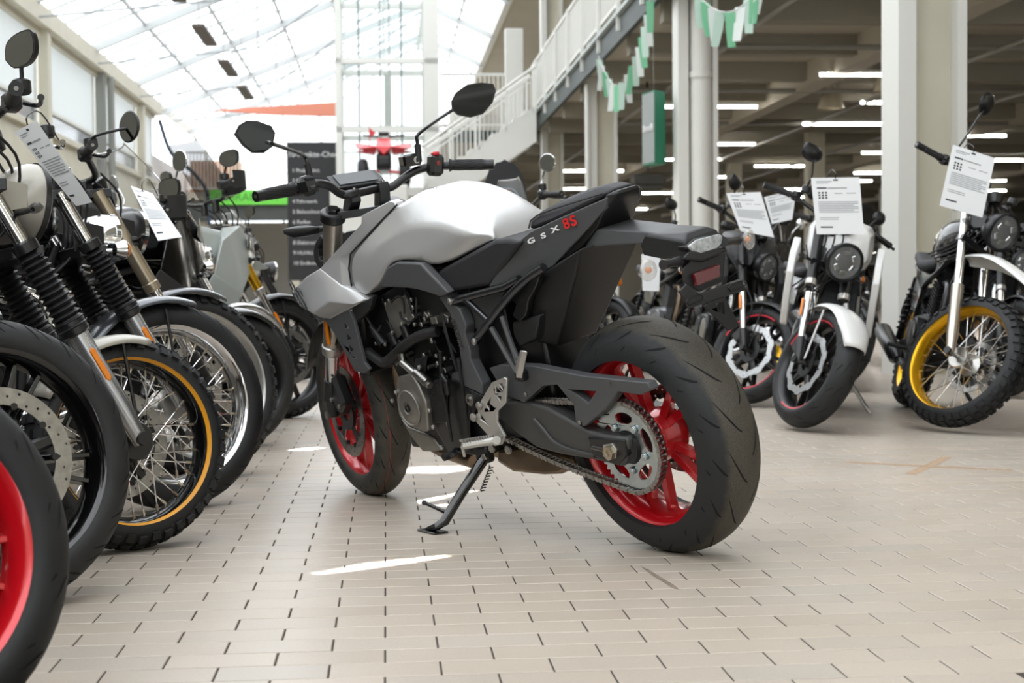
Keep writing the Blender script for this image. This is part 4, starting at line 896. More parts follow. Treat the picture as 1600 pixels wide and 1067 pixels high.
def make_bike(label, mx, p, group=None, price=None):
    g = p.get; root = thing('motorcycle', label, 'motorcycle', mx, group)
    wb = g('wb', 1.42); rf = g('rf', .31); rr = g('rr', .31); rimf = g('rimf', .2185); rimr = g('rimr', .2185); rake = g('rake', 26); trail = .0
    S, ax = steer_matrix(wb, g('steer', .3), rake, 0, rf)
    fw, tw = g('tw', .12), g('twr', .16)
    wm = g('wheel', BLKS)
    if g('spoked'):
        spoke_wheel(root, 'front_wheel', (wb, 0, rf), rf, rimf, fw, fw * .84, wm, g('tyre', 'knob'), S, discs=g('discs', (1,)), disc_r=g('disc_r', .15), stripe=g('stripe'), hubm=g('hub', ALU), disc_kw=dict(wavy=g('wavy', False)))
        spoke_wheel(root, 'rear_wheel', (0, 0, rr), rr, rimr, tw, tw * .8, wm, g('tyre', 'knob'), None, discs=(-1,), disc_r=.12, hubm=g('hub', ALU))
    else:
        cast_wheel(root, 'front_wheel', (wb, 0, rf), rf, rimf, fw, fw * .84, wm, g('tyre', 'road'), S, g('nsp', 5), g('split', .02), g('discs', (1, -1)), g('disc_r', .15), stripe=g('stripe'), disc_kw=dict(wavy=g('wavy', False), mt=g('disc_m')))
        cast_wheel(root, 'rear_wheel', (0, 0, rr), rr, rimr, tw, tw * .82, wm, g('tyre', 'road'), None, g('nsp', 5), g('split', .02), (-1,), .12, stripe=g('stripe'))
    # fork (drawn before steering; S turns it)
    fz = g('fork_len', .72); Cx = V((wb - .0, 0, rf)); top = Cx + ax * fz; off = V((-.035, 0, 0))
    fy = g('fork_y', .10)
    ft = g('fork', 'usd')
    for sy in (1, -1):
        b_ = Cx + V((0, fy * sy, 0)) + off * .3; t_ = top + V((0, fy * sy, 0)) + off; d = (t_ - b_).normalized(); L = (t_ - b_).length
        if ft == 'usd':
            fl_ = MB().tube([b_ + d * L * g('split_at', .5), t_ + d * .01], .027, 20).obj('fork_leg', g('fork_m', BLKS), root, S)
            MB().lathe([(.027, 0), (.030, .004), (.030, .03), (.027, .034)], b_ + d * (L * g('split_at', .5) - .004), d, 20).obj('fork_collar', g('collar_m', ALU), fl_)
            MB().tube([b_ + d * .06, b_ + d * L * .5], .021, 16).obj('fork_stanchion', CHR, fl_)
            MB().tube([b_ + d * .12, b_ + d * .07, b_ - d * .005], [.026, .028, .022], 16).obj('fork_bottom', g('bottom_m', BLKS), fl_)
        else:
            fl_ = MB().tube([b_ - d * .01, b_ + d * .04, b_ + d * .09, b_ + d * L * .44], [.022, .024, .029, .030], 20).obj('fork_leg', g('lower_m', FORKS), root, S)
            if ft == 'gaiter':
                n = 13; z0, z1 = L * .45, L * .74; pts = []; rs = []
                for k in range(n * 4 + 1): pts.append(b_ + d * (z0 + (z1 - z0) * k / (n * 4))); rs.append((.036 - .004 * k / (n * 4)) + .0055 * math.sin(2 * math.pi * k / 4))
                MB().tube(pts, rs, 20).obj('fork_gaiter', GAIT, fl_, ang=60)
                MB().lathe([(.031, -.02), (.037, -.015), (.038, .02), (.033, .028)], b_ + d * z0, d, 20).obj('gaiter_collar', g('collar_m', BLKS), fl_)
                MB().lathe([(.026, 0), (.036, .005), (.036, .03), (.026, .035)], b_ + d * z1, d, 20).obj('gaiter_clip', BLKS, fl_)
            MB().tube([b_ + d * L * .44, t_ + d * .01], .0205, 16).obj('fork_stanchion', CHR, fl_)
        MB().cyl(b_ + V((0, .01 * sy, 0)), (0, 1, 0), .018, .04, 12).obj('axle_clamp', g('bottom_m', BLKS), fl_)
        if (1 if sy > 0 else -1) in g('discs', (1,)):
            cl = b_ + V((-.075, -.018 * sy, .085)); MB().box(cl, (.07, .045, .11), MX.Rotation(R(30), 3, 'Y'), bev=.01).obj('brake_caliper', BLKS, fl_)
            MB().tube(smooth_path([cl + V((0, 0, .05)), cl + V((.0, .03 * sy, .2)), t_ + V((-.06, 0, -.1))], 5), .004, 6).obj('brake_hose', RUB, fl_)
        if g('reflector', True):
            rz = g('refl_at', .33); w_ = V((0, sy, 0)); c_ = b_ + d * L * rz + w_ * .030
            MB().hull([c_ + d * a_ + V((b2 * d.z, c2 * sy, -b2 * d.x)) for a_ in (-.042, .042) for b2 in (-.008, .008) for c2 in (-.004, .004)] + [c_ + d * a_ + V((0, c2 * sy, 0)) for a_ in (-.05, .05) for c2 in (-.003, .003)]).obj('fork_reflector', ORNG, fl_, bevel=.002)
    mb = MB()
    for q, zz in ((top, .0), (top - ax * .19, 0)):
        mb.hull([q + V((dx_, y_, dz_)) for (dx_, y_) in ((0, fy + .035), (0, -fy - .035), (-.07, fy), (-.07, -fy), (-.1, .03), (-.1, -.03)) for dz_ in (-.016, .016)])
    mb.obj('triple_clamp', g('clamp_m', BLKS), root, S, bevel=.003)
    # mudguard
    fm = g('fender_m', BLKS)
    if g('fender', 'low') == 'low':
        fo = fender(root, (wb, 0, rf), rf, fw * 1.15, g('fa0', -75), g('fa1', 55), fm, S, g('flift', .022))
        MB().tube([(wb - .0, fy - .02, rf + .02), (wb - .02, fw * .62, rf * 2 - .03)], .005, 6).tube([(wb, -fy + .02, rf + .02), (wb - .02, -fw * .62, rf * 2 - .03)], .005, 6).obj('mudguard_stay', g('stay_m', BLKS), fo)
    else:
        rg = []
        for i, (x, z, w) in enumerate(((-.22, .80, .05), (-.05, .86, .085), (.1, .83, .09), (.26, .78, .085), (.40, .70, .06), (.46, .655, .03))):
            rg.append([V((wb - .10 + x, w * math.sin(R(t_)), z + .02 - (1 - math.cos(R(t_))) * w * .5)) for t_ in range(-90, 91, 15)])
        MB().loft(rg, cap=False, closed=False).obj('front_mudguard', fm, root, S, solid=.004, sub=1)
    # handlebar
    H = top + V((-.05, 0, g('bar_rise', .09))); bw = g('bar_w', .38); hz = g('bar_z', .04); sw = g('bar_back', .1)
    bp = smooth_path([H + V(k) for k in ((-sw - .04, -bw, hz - .01), (-sw, -bw * .68, hz), (0, -.12, 0), (0, 0, 0), (0, .12, 0), (-sw, bw * .68, hz), (-sw - .04, bw, hz - .01))], 5)
    hb_ = MB().tube(bp, .0115, 12).obj('handlebar', g('bar_m', BLKS), root, S)
    for s in (1, -1):
        e0 = H + V((-sw - .04, bw * s, hz - .01)); e1 = H + V((-sw, bw * .68 * s, hz)); u = (e1 - e0).normalized()
        MB().tube([e0 - u * .02, e0 + u * .0, e0 + u * .11, e0 + u * .12], [.018, .0165, .0165, .021], 16).obj('handgrip', RUB, root, S)
        MB().cyl(e0 - u * .0205, u, .006, .003, 6).obj('bar_end_screw', STEEL, root, S)
        k = MB().box(e0 + u * .15, (.045, .04, .05), bev=.01).obj('switch_housing', BLKS, root, S)
        lv = smooth_path([e0 + u * .15 + V((.03, 0, 0)), e0 + u * .12 + V((.06, 0, -.01)), e0 + u * .06 + V((.065, 0, -.015)), e0 - u * .01 + V((.06, 0, -.015))], 4)
        MB().tube(lv, [.006] * (len(lv) - 1) + [.009], 8).obj('lever', g('lever_m', BLKS), root, S)
        if s == -1 or g('two_res'): MB().cyl(e0 + u * .17 + V((.03, 0, .045)), (0, 0, 1), .024, .035, 16, bev=.004).obj('brake_reservoir', BLKS, root, S)
        MB().box(H + V((0, .05 * s, -.035)), (.035, .03, .07), bev=.006).obj('bar_riser', BLKS, root, S)
        mt_ = g('mirror', 'hex'); ms = g('mirror_s', (.07, .17)); mb_ = e0 + u * .17
        side = g('mirror_only', 0)
        if mt_ and (side == 0 or side == s):
            mc = mb_ + V((.02 + g('mirror_x', 0), ms[0] * s, ms[1])); st = [mb_, mb_ + V((.03, .0, ms[1] * .45)), mb_ + V((.03, ms[0] * .4 * s, ms[1] * .75))]
            if mt_ == 'round': round_mirror(root, mc, g('mirror_r', .05), (1, -.15 * s, 0), st, S, g('mirror_m', BLKS))
            else: hex_mirror(root, mc, .13, .085, (1, -.2 * s, .05), st, S, g('mirror_m', BLKS), s)
    for k in range(5):
        cb = MB()
        y0 = (-.1, .1, -.05, .06, 0)[k]; cb.tube(smooth_path([H + V((0, y0 * 1.6, 0)), H + V((.10, y0, -.08)), H + V((.06, y0 * .6, -.25)), H + V((-.1, y0 * .5, -.38))], 5), .0042, 6); cb.obj('cable', RUB, root, S)
    # headlamp and clocks
    lc = top + V((g('lamp_x', .10), 0, g('lamp_z', -.12))); lt = g('lamp', 'round')
    if lt == 'round':
        lo_ = round_lamp(root, lc + V((.05, 0, 0)), g('lamp_r', .085), (1, 0, g('lamp_t', -.12)), S, g('lamp_m', BLKS), g('ring_m', CHR), g('led', False))
        for s in (1, -1): MB().hull([lc + V(k) for k in ((.0, .088 * s, .03), (0, .088 * s, -.03), (-.10, .085 * s, .05), (-.10, .085 * s, -.05), (.0, .094 * s, .03), (-.1, .094 * s, .05))]).obj('lamp_bracket', g('bracket_m', BLKS), lo_, bevel=.002)
    if g('clock', True):
        ck = H + V((.06, 0, .0)); k = MB().lathe([(0, -.045), (.03, -.04), (.045, 0), (.047, .008), (.04, .012), (0, .01)], ck, (-.55, 0, .85), 28).obj('clock', g('clock_m', BLKS), root, S)
        MB().lathe([(0, .0125), (.038, .0125)], ck, (-.55, 0, .85), 28).obj('clock_face', mat('clock_glass', '2b2e31', .1, coat=1), k)
    isd = g('ind_y', .16); im = g('ind_m', BLKS)
    for s in (1, -1):
        c = lc + V((g('ind_x', -.02), isd * s, g('ind_z', -.05)))
        if g('ind', 'slim') == 'round':
            k = MB().tube([lc + V((-.04, .09 * s, c.z - lc.z)), c], .007, 8).obj('indicator', g('ind_m', CHR), root, S)
            MB().lathe([(0, -.035), (.02, -.03), (.032, 0), (.03, .004), (0, .004)], c, (1, 0, 0), 20).obj('indicator_shell', g('ind_m', CHR), k)
            MB().lathe([(.030, .004), (.022, .014), (0, .018)], c, (1, 0, 0), 20).obj('indicator_lens', ORNG, k)
        elif g('ind', 'slim'):
            k = MB().tube([lc + V((-.04, .09 * s, c.z - lc.z)), c], .007, 8).obj('indicator', im, root, S)
            MB().sphere(c + V((0, .02 * s, 0)), .03, 12, (.55, 1.1, .45)).obj('indicator_lens', g('ind_lens', SMOKE), k)
    # engine
    em = g('engine_m', ENG); ez = g('ground', .26)
    cc = MB().box((wb * .42, 0, ez + .15), (.40, .26, .24), bev=.03); cc.cyl((wb * .52, .14, ez + .15), (0, 1, 0), .085, .05, 28, bev=.008).cyl((wb * .52, -.14, ez + .15), (0, 1, 0), .095, .05, 28, bev=.008).cyl((wb * .34, -.13, ez + .17), (0, 1, 0), .06, .04, 24, bev=.008).cyl((wb * .34, .13, ez + .17), (0, 1, 0), .05, .04, 24, bev=.008)
    eo = cc.obj('crankcase', em, root)
    MB().lathe([(.07, 0), (.07, .006), (.05, .010), (0, .010)], (wb * .52, -.165, ez + .15), (0, -1, 0), 28).obj('engine_cover', g('cover_m', GREYM), eo)
    MB().lathe([(.06, 0), (.06, .006), (.045, .010), (0, .010)], (wb * .52, .165, ez + .15), (0, 1, 0), 28).obj('engine_cover', g('cover_m', GREYM), eo)
    tilt = MX.Rotation(R(g('cyl_tilt', 12)), 3, 'Y'); cb0 = V((wb * .47, 0, ez + .26)); cy = MB(); wc = g('cyl_w', .16)
    for k in range(10): cy.box(cb0 + tilt @ V((0, 0, .012 + k * .018)), (.17, wc + .03, .007), tilt)
    cy.box(cb0 + tilt @ V((0, 0, .09)), (.13, wc, .2), tilt)
    cy.obj('cylinder', g('cyl_m', em), eo)
    MB().box(cb0 + tilt @ V((0, 0, .235)), (.19, wc + .04, .10), tilt, bev=.02).obj('cylinder_head', g('head_m', DARK), eo)
    # frame
    hs = top - ax * .05 + V((-.06, 0, 0)); fr = MB(); fmm = g('frame_m', BLKS)
    for s in (1, -1):
        fr.tube(smooth_path([hs + V((0, .02 * s, 0)), V((wb * .62, .10 * s, .78)), V((wb * .36, .12 * s, .66)), V((wb * .30, .11 * s, .40)), V((wb * .34, .09 * s, ez + .06))], 5), .015, 10)
        fr.tube(smooth_path([hs + V((.01, .02 * s, -.1)), V((wb * .66, .07 * s, .58)), V((wb * .60, .09 * s, ez + .04)), V((wb * .34, .09 * s, ez + .02))], 5), .014, 10)
        fr.tube(smooth_path([V((wb * .40, .10 * s, .70)), V((.25, .11 * s, .74)), V((-.05, .10 * s, .80))], 4), .012, 8)
        fr.tube([V((wb * .31, .11 * s, .46)), V((.16, .11 * s, .75))], .011, 8)
    fr.obj('frame', fmm, root)
    for s in (1, -1):
        MB().hull([V(k) for k in ((wb * .33, .08 * s, .42), (wb * .33, .08 * s, .34), (0, .105 * s, rr + .03), (0, .105 * s, rr - .03), (-.05, .105 * s, rr), (wb * .33, .11 * s, .42), (wb * .33, .11 * s, .34), (0, .13 * s, rr + .03), (0, .13 * s, rr - .03), (-.05, .13 * s, rr))]).obj('swingarm', g('swing_m', BLKS), root, bevel=.005)
        sh_ = MB().tube([(.05, .13 * s, rr + .05), (.20, .12 * s, .72)], .018, 12); pts = []
        for k in range(80): f = k / 79; q = V((.07, .13 * s, rr + .09)).lerp(V((.18, .122 * s, .66)), f); pts.append(q + V((.027 * math.cos(f * 50), .027 * math.sin(f * 50), 0)))
        if g('twin_shock', True): sh_.tube(pts, .004, 5); sh_.obj('shock_absorber', BLKS, root)
    # tank, seat, tail
    tm = g('tank_m', BLKG); tz = g('tank_z', .90)
    if g('tank', 'round') == 'round':
        loft_body('fuel_tank', [(wb * .76, tz + .03, .05, .05, .06, 0), (wb * .73, tz + .03, .10, .09, .10, 0), (wb * .62, tz + .02, .145, .12, .13, 0), (wb * .50, tz, .15, .12, .13, 0), (wb * .38, tz - .04, .11, .10, .10, 0), (wb * .33, tz - .06, .06, .06, .07, 0)], tm, root, e=2.6)
    else:
        loft_body('fuel_tank', [(wb * .80, tz + .00, .06, .05, .08, -20), (wb * .75, tz + .02, .15, .09, .13, -20), (wb * .62, tz + .03, .17, .11, .15, -10), (wb * .48, tz, .14, .11, .13, 0), (wb * .36, tz - .06, .09, .08, .09, 0)], tm, root, e=4, bevel=.008, n=12)
    MB().cyl((wb * .62, 0, tz + .145), (0, 0, 1), .032, .018, 20, bev=.003).obj('filler_cap', CHR, root)
    sm = g('seat_m', SEAT); sz = g('seat_z', .80)
    loft_body('seat', [(wb * .42, sz + .03, .07, .03, .05, 0), (wb * .33, sz, .12, .035, .05, 0), (wb * .18, sz, .14, .035, .05, 0), (wb * .04, sz + .04, .13, .035, .05, 0), (-wb * .10, sz + .06, .11, .03, .05, 0), (-wb * .14, sz + .06, .07, .02, .04, 0)], sm, root, e=3)
    for s in (1, -1):
        MB().hull([V(k) for k in ((wb * .40, .10 * s, .74), (wb * .38, .13 * s, .70), (wb * .20, .13 * s, .72), (.14, .12 * s, .78), (wb * .22, .14 * s, .56), (wb * .36, .14 * s, .54), (wb * .30, .09 * s, .6))]).obj('side_panel', g('side_m', tm), root, bevel=.006)
    fender(root, (0, 0, rr), rr, tw * 1.1, -70, 30, g('rear_fender_m', BLK), None, .05, 'rear_mudguard')
    MB().box((-wb * .17, 0, sz + .02), (.03, .11, .05), bev=.01).obj('tail_lamp', REDL, root)
    # exhaust
    xm = g('exhaust_m', CHR)
    for yy in g('pipes', (-.06, .06)): MB().tube(smooth_path([V((wb * .57, yy, ez + .44)), V((wb * .70, yy * 1.2, ez + .40)), V((wb * .70, yy * 1.6, ez + .12)), V((wb * .58, -.12, ez - .02)), V((wb * .30, -.15, ez + .0))], 5), .019, 12).obj('exhaust_header', xm, root)
    ms_ = V((wb * .30, -.16, ez)); me_ = V((-wb * .10, -.20, rr + .08)); MB().tube([ms_, ms_.lerp(me_, .12), ms_.lerp(me_, .95), me_], [.022, .045, .05, .04], 20).obj('muffler', g('muffler_m', xm), root)
    # pegs and stand
    for s in (1, -1): MB().tube([V((wb * .34, .12 * s, .33)), V((wb * .34, .24 * s, .335))], .012, 10).obj('footpeg', RUB, root)
    inv = mx.inverted(); gz = g('lean', .17)
    k0 = V((wb * .36, .11, .26)); w0 = mx @ k0; tgt = w0 + (mx.to_3x3() @ V((.06, .14, 0))); tgt.z = .014; t1 = inv @ tgt
    MB().tube([k0, k0.lerp(t1, .9), t1], [.012, .011, .009], 10).obj('side_stand', g('stand_m', BLKS), root)
    if g('radiator'): MB().box((wb * .67, 0, .62), (.04, .26, .28), MX.Rotation(R(-10), 3, 'Y'), bev=.006).obj('radiator', g('rad_m', DARK), root)
    # optional bodywork
    for fn in g('extra', ()): fn(root, p, S, top, H, lc, ax)
    return root, S, dict(top=top, H=H, lc=lc, ax=ax, wb=wb)
SHEETN = [0]
def price_sheet(label, corners, lines=True, th=.0008, logo=True, curl=0.0, group=None):
    # corners: top left, top right, bottom right, bottom left in world space
    a, b, c, d = [V(x) for x in corners]; up = ((a + b) / 2 - (c + d) / 2); u = (b - a); n = u.cross(up).normalized()
    base = (a + b + c + d) / 4
    e = thing('price_sheet', label, 'paper', MX.Translation(base), group)
    q = lambda x, y, z=0.0: (a.lerp(b, x)).lerp(d.lerp(c, x), y) + n * (z + curl * math.sin(math.pi * y)) - base
    mb = MB(); NX, NY = 2, 8
    vs = [q(i / NX, j / NY) for j in range(NY + 1) for i in range(NX + 1)]; vs2 = [v - n * th for v in vs]; k = len(vs)
    fs = [(j * 3 + i, j * 3 + i + 1, j * 3 + i + 4, j * 3 + i + 3) for j in range(NY) for i in range(NX)]
    mb.add(vs + vs2, fs + [tuple(i + k for i in f[::-1]) for f in fs]).obj('sheet', PAPER, e, fix=False)
    if not lines: return e
    pr = MB(); pl = MB(); z = .0007
    R4 = lambda m_, x0, x1, y0, y1: m_.add([q(x0, y0, z), q(x1, y0, z), q(x1, y1, z), q(x0, y1, z)], [(0, 1, 2, 3)])
    R4(pl, .1, .42, .06, .075); R4(pl, .1, .35, .09, .10); R4(pr, .1, .30, .17, .195); R4(pl, .32, .72, .175, .195)
    for i in range(9): R4(pr, .12 + (i % 3) * .07, .16 + (i % 3) * .07, .25 + (i // 3) * .045, .28 + (i // 3) * .045)
    R4(pl, .45, .62, .27, .283); R4(pl, .7, .9, .27, .283)
    for i in range(7): R4(pl, .1, .93 - .1 * (i % 3 == 2), .42 + i * .03, .434 + i * .03)
    for i in range(2): R4(pl, .1, .5, .70 + i * .03, .712 + i * .03)
    R4(pr, .1, .36, .86, .885)
    R4(pr, .45, .55, .03, .055)
    tc_ = q(.5, .035); MB().tube(smooth_path([tc_ - n * .004, tc_ + V((0, 0, .03)), tc_ + V((0, .10, .05)), tc_ + V((0, .24, .0))], 4), .002, 6).obj('cable_tie', BLKS, e)
    stuff(pr.obj('print', INK, e, fix=False)); stuff(pl.obj('fine_print', INKL, e, fix=False))
    return e
def frame_pts(fr, pts, y): return [fr.m @ fr.at(a, b, y) for a, b in pts]
# ------------------------------------------------------------------ bodywork pieces for the touring and adventure machines
def bar_guard(root, p, S, top, H, lc, ax):
    bw = p.get('bar_w', .38); sw = p.get('bar_back', .1); hz = p.get('bar_z', .04)
    for s in (1, -1):
        q = [H + V(k) for k in ((-sw - .04, (bw + .02) * s, hz), (-sw + .05, bw * s, hz + .005), (-sw + .09, bw * .7 * s, hz + .0), (-sw + .06, bw * .45 * s, hz))]
        rg = []
        for c in smooth_path(q, 4): rg.append([c + V((0, 0, z)) for z in (-.045, -.02, .02, .045)] + [c + V((-.006, 0, z)) for z in (.045, .02, -.02, -.045)])
        MB().loft(rg).obj('hand_guard', p.get('guard_m', BLK), root, S, bevel=.002)
def wind_screen(h=.36, w=.17, x0=.14, z0=-.02, lean=-38, m_=SCREEN, name='windscreen', frame=True):
    def fn(root, p, S, top, H, lc, ax):
        o = H + V((x0, 0, z0)); rg = []; a_ = math.tan(R(lean))
        for i in range(9):
            f = i / 8; zz = f * h; ww = w * (1 - .12 * f - .5 * max(0, f - .7)); r_ = []
            for j in range(9): t_ = -1 + 2 * j / 8; r_.append(o + V((zz * a_ * (1) - .06 * t_ * t_, ww * t_, zz)))
            rg.append(r_)
        q = MB().loft(rg, cap=False, closed=False).obj(name, m_, root, None, solid=.004)
        if frame: MB().tube([r_[0] for r_ in rg] + rg[-1][1:-1] + [r_[-1] for r_ in rg[::-1]], .003, 6).obj('screen_edge', p.get('edge_m', CHR), q)
    return fn
def fairing(m_, m2=BLK, big=1.0, beak=True):
    def fn(root, p, S, top, H, lc, ax):
        wb = p.get('wb', 1.42); X = H.x
        for s in (1, -1):
            MB().hull([V(k) for k in ((X + .20 * big, .03 * s, .98), (X + .22, .06 * s, .86), (X + .05, .17 * s, 1.02), (X - .12, .23 * s, .93), (X - .20, .23 * s, .74), (X - .02, .21 * s, .64), (X + .08, .12 * s, .74), (X - .02, .10 * s, 1.02))]).obj('side_fairing', m_, root, bevel=.006)
            MB().hull([V(k) for k in ((X - .02, .215 * s, .66), (X - .20, .235 * s, .76), (X - .26, .20 * s, .66), (X - .16, .20 * s, .50), (X - .06, .19 * s, .52), (X - .1, .12 * s, .56))]).obj('lower_fairing', m2, root, bevel=.005)
            MB().hull([V(k) for k in ((X + .215, .035 * s, .955), (X + .225, .05 * s, .885), (X + .10, .165 * s, .97), (X + .08, .168 * s, .91), (X + .21, .03 * s, .93), (X + .12, .15 * s, .99))]).obj('headlight', mat('lamp_cluster', '6a6e72', .08, .4, coat=1), root, bevel=.003)
        MB().hull([V(k) for k in ((X + .24, 0, .93), (X + .22, .05, .98), (X + .22, -.05, .98), (X + .22, .06, .86), (X + .22, -.06, .86), (X + .02, .10, 1.04), (X + .02, -.10, 1.04), (X, .08, .86), (X, -.08, .86))]).obj('nose', m2, root, bevel=.005)
        if beak: MB().hull([V(k) for k in ((X + .34, .02, .82), (X + .34, -.02, .82), (X + .18, .08, .87), (X + .18, -.08, .87), (X + .05, .07, .80), (X + .05, -.07, .80), (X + .2, .05, .80), (X + .2, -.05, .80))]).obj('beak', m_, root, bevel=.004)
    return fn
def shroud(m_, big=1.0):
    # open radiator wings of a naked bike
    def fn(root, p, S, top, H, lc, ax):
        X = H.x
        for s in (1, -1):
            pts = [(X + .06, .84), (X + .11, .74), (X + .08, .60), (X + .0, .48), (X - .05, .47), (X + .015, .60), (X + .03, .72), (X - .03, .78), (X - .16, .80), (X - .22, .86), (X - .10, .92)]
            MB().plate([V((x, .19 * s * big, z)) for x, z in pts], (0, -.035 * s, 0)).obj('radiator_shroud', m_, root, bevel=.006)
    return fn
def bm(cx, cy, yaw, lean, wb, front=True): return bike_matrix(cx, cy, R(yaw), R(lean), .07, (wb if front else 0, 0))
GREYB = mat('stone_grey_paint', 'a39f94', .35, .2, coat=.4)
SGREY = mat('pale_grey_paint', 'b3b9b5', .3, .1, coat=.5)
YEL = mat('yellow_stripe', 'e9a01c', .4); DGOLD = mat('dark_gold', 'd0a030', .25, .9)
# ---- left row, nearest first; the camera looks at their right flanks
RA = make_bike('black motorcycle with red rims nearest the camera at the left edge', bm(-.925, 2.16, 34, 9, 1.42),
    dict(wb=1.42, rf=.30, tyre='sport', wheel=RED, steer=.10, tank='edge', tank_m=BLK, fork='usd', fork_m=DARK, fender_m=BLK, radiator=True, disc_r=.155, nsp=5, mirror=None, fa0=-70, fa1=20, flift=.015))
RB = make_bike('black motorcycle with black cast wheels second in the left row', bm(-1.115, 3.24, 38, 9, 1.45),
    dict(wb=1.45, rf=.32, rimf=.24, tw=.115, tyre='road', wheel=BLKG, steer=.06, tank='round', tank_m=BLKG, fork='conv', lower_m=DARK, fender_m=mat('dark_silver', '5d6064', .25, .6, coat=.5), fa1=6, disc_r=.16, discs=(-1,), nsp=5, split=.016, bar_rise=.13, bar_back=-.05, bar_w=.42, mirror='hex', mirror_only=-1, mirror_s=(.05, .10), lever_m=ALU, reflector=False))
RC = make_bike('stone grey scrambler with yellow-striped spoked front wheel in the left row', bm(-1.015, 4.0, 40, 9, 1.42),
    dict(wb=1.42, rf=.288, rr=.30, rimf=.222, tw=.115, tyre='knob', spoked=True, wheel=BLKG, stripe=YEL, steer=.0, tank='round', tank_m=GREYB, fork='gaiter', lower_m=FORKS, fender_m=GREYB, fa0=-62, fa1=16, flift=.004, disc_r=.15, lamp_m=GREYB, lamp_r=.105, lamp_x=.07, ring_m=BLKS, hub=BLKS, refl_at=.30, bar_rise=.14, bar_back=-.03, ind='slim', mirror='hex', mirror_only=-1, mirror_s=(.03, .13), lamp_z=-.02, bracket_m=GREYB, fork_len=.74))
RD = make_bike('classic motorcycle with chrome headlight and silver spoked wheel in the left row', bm(-1.065, 4.75, 40, 9, 1.42),
    dict(wb=1.42, rf=.33, rimf=.245, tw=.11, tyre='road', spoked=True, wheel=CHR, steer=.0, tank='round', tank_m=BLKG, fork='gaiter', lower_m=FORKS, fender_m=mat('dark_silver'), fa0=-60, fa1=18, lamp_m=CHR, ring_m=CHR, ind='round', ind_y=.13, ind_x=.04, bar_rise=.08, mirror=None, clock_m=CHR, lever_m=CHR, refl_at=.30, bar_w=.36))
RE = make_bike('black enduro with champagne fork and knobby tyre in the left row', bm(-1.14, 5.5, 40, 9, 1.48),
    dict(wb=1.48, rf=.345, rimf=.268, tw=.10, tyre='knob', spoked=True, wheel=ALU, steer=.05, tank='edge', tank_m=BLK, fork='usd', fork_m=BRASS, collar_m=BRASS, fender_m=mat('dark_silver'), fa0=-55, fa1=25, lamp_m=BLKS, bar_rise=.06, mirror='round', mirror_s=(.11, .08), mirror_x=.10, mirror_r=.055, mirror_only=-1, ind='slim', fork_len=.76))
RF = make_bike('gloss black touring motorcycle with tall clear windscreen in the left row', bm(-1.20, 6.6, 54, 8, 1.5),
    dict(wb=1.5, rf=.30, tyre='road', wheel=BLKS, steer=-.25, tank='edge', tank_m=BLKG, fork='usd', fork_m=DARK, fender_m=BLKG, fa0=-70, fa1=40, lamp=None, clock=False, bar_rise=.06, fork_len=.70, radiator=True, mirror='hex', mirror_s=(.05, .08), refl_at=.3, extra=(fairing(BLKG, BLK, 1.1, False), wind_screen(.34, .18, .14, -.04, -42), bar_guard)))
RG = make_bike('small chrome classic motorcycle between black tourer and grey adventure bike', bm(-1.30, 7.3, 46, 8, 1.4),
    dict(wb=1.4, rf=.31, tyre='road', wheel=BLKS, steer=.0, tank_m=BLKG, fork='conv', lower_m=CHR, fender_m=CHR, lamp_m=CHR, ind='round', mirror='round', mirror_m=CHR, lamp_z=-.12, extra=(wind_screen(.22, .14, .12, -.08, -30),)))
RH = make_bike('pale grey adventure motorcycle with gold fork at the far end of left row', bm(-1.22, 8.15, 48, 8, 1.55),
    dict(wb=1.55, rf=.33, rimf=.245, tw=.11, tyre='knob', wheel=BLKS, spoked=False, steer=.0, tank='edge', tank_m=SGREY, fork='usd', fork_m=GOLD, fender_m=BLKS, fa0=-60, fa1=45, lamp=None, clock=False, bar_rise=.16, radiator=True, mirror='hex', mirror_s=(.06, .13), refl_at=.28, fork_len=.76, extra=(fairing(SGREY, SGREY, 1.0), wind_screen(.30, .15, .12, .02, -34, SMOKE, frame=False), bar_guard)))
# ---- right row, facing the aisle
TRI = mat('rim_tape_red', 'c8283a', .4)
WMR = MIRR
R1 = make_bike('black naked motorcycle with silver brake disc behind the silver one\'s tail lamp', bm(1.38, 8.72, -84, 8, 1.42),
    dict(wb=1.42, rf=.30, tyre='sport', wheel=BLKS, stripe=TRI, steer=.68, tank='edge', tank_m=BLK, fork='usd', fork_m=BLKS, fender_m=BLK, wavy=True, disc_r=.16, discs=(-1,), disc_m=mat('bright_disc', 'c8cacb', .3, .8), radiator=True, led=True, ring_m=DARK, lamp_r=.085, bar_rise=.07, mirror='hex', mirror_s=(.04, .17), refl_at=.40, split_at=.52, extra=(shroud(BLK),)))
R2 = make_bike('white naked motorcycle with open white radiator wings facing the aisle', bm(1.42, 7.2, -104, 9, 1.42),
    dict(wb=1.42, rf=.30, tyre='sport', tw=.13, wheel=BLKS, stripe=TRI, steer=.62, tank='edge', tank_m=WHT, fork='usd', fork_m=BLKS, fender_m=WHT, fa0=-35, fa1=60, stay_m=WHT, wavy=True, disc_r=.15, discs=(-1,), disc_m=MATS['bright_disc'], radiator=True, led=True, ring_m=DARK, lamp_r=.095, bar_rise=.06, mirror='hex', mirror_s=(.05, .22), mirror_only=-1, refl_at=.38, split_at=.56, stand_m=ALU, extra=(shroud(WHT, 1.2),)))
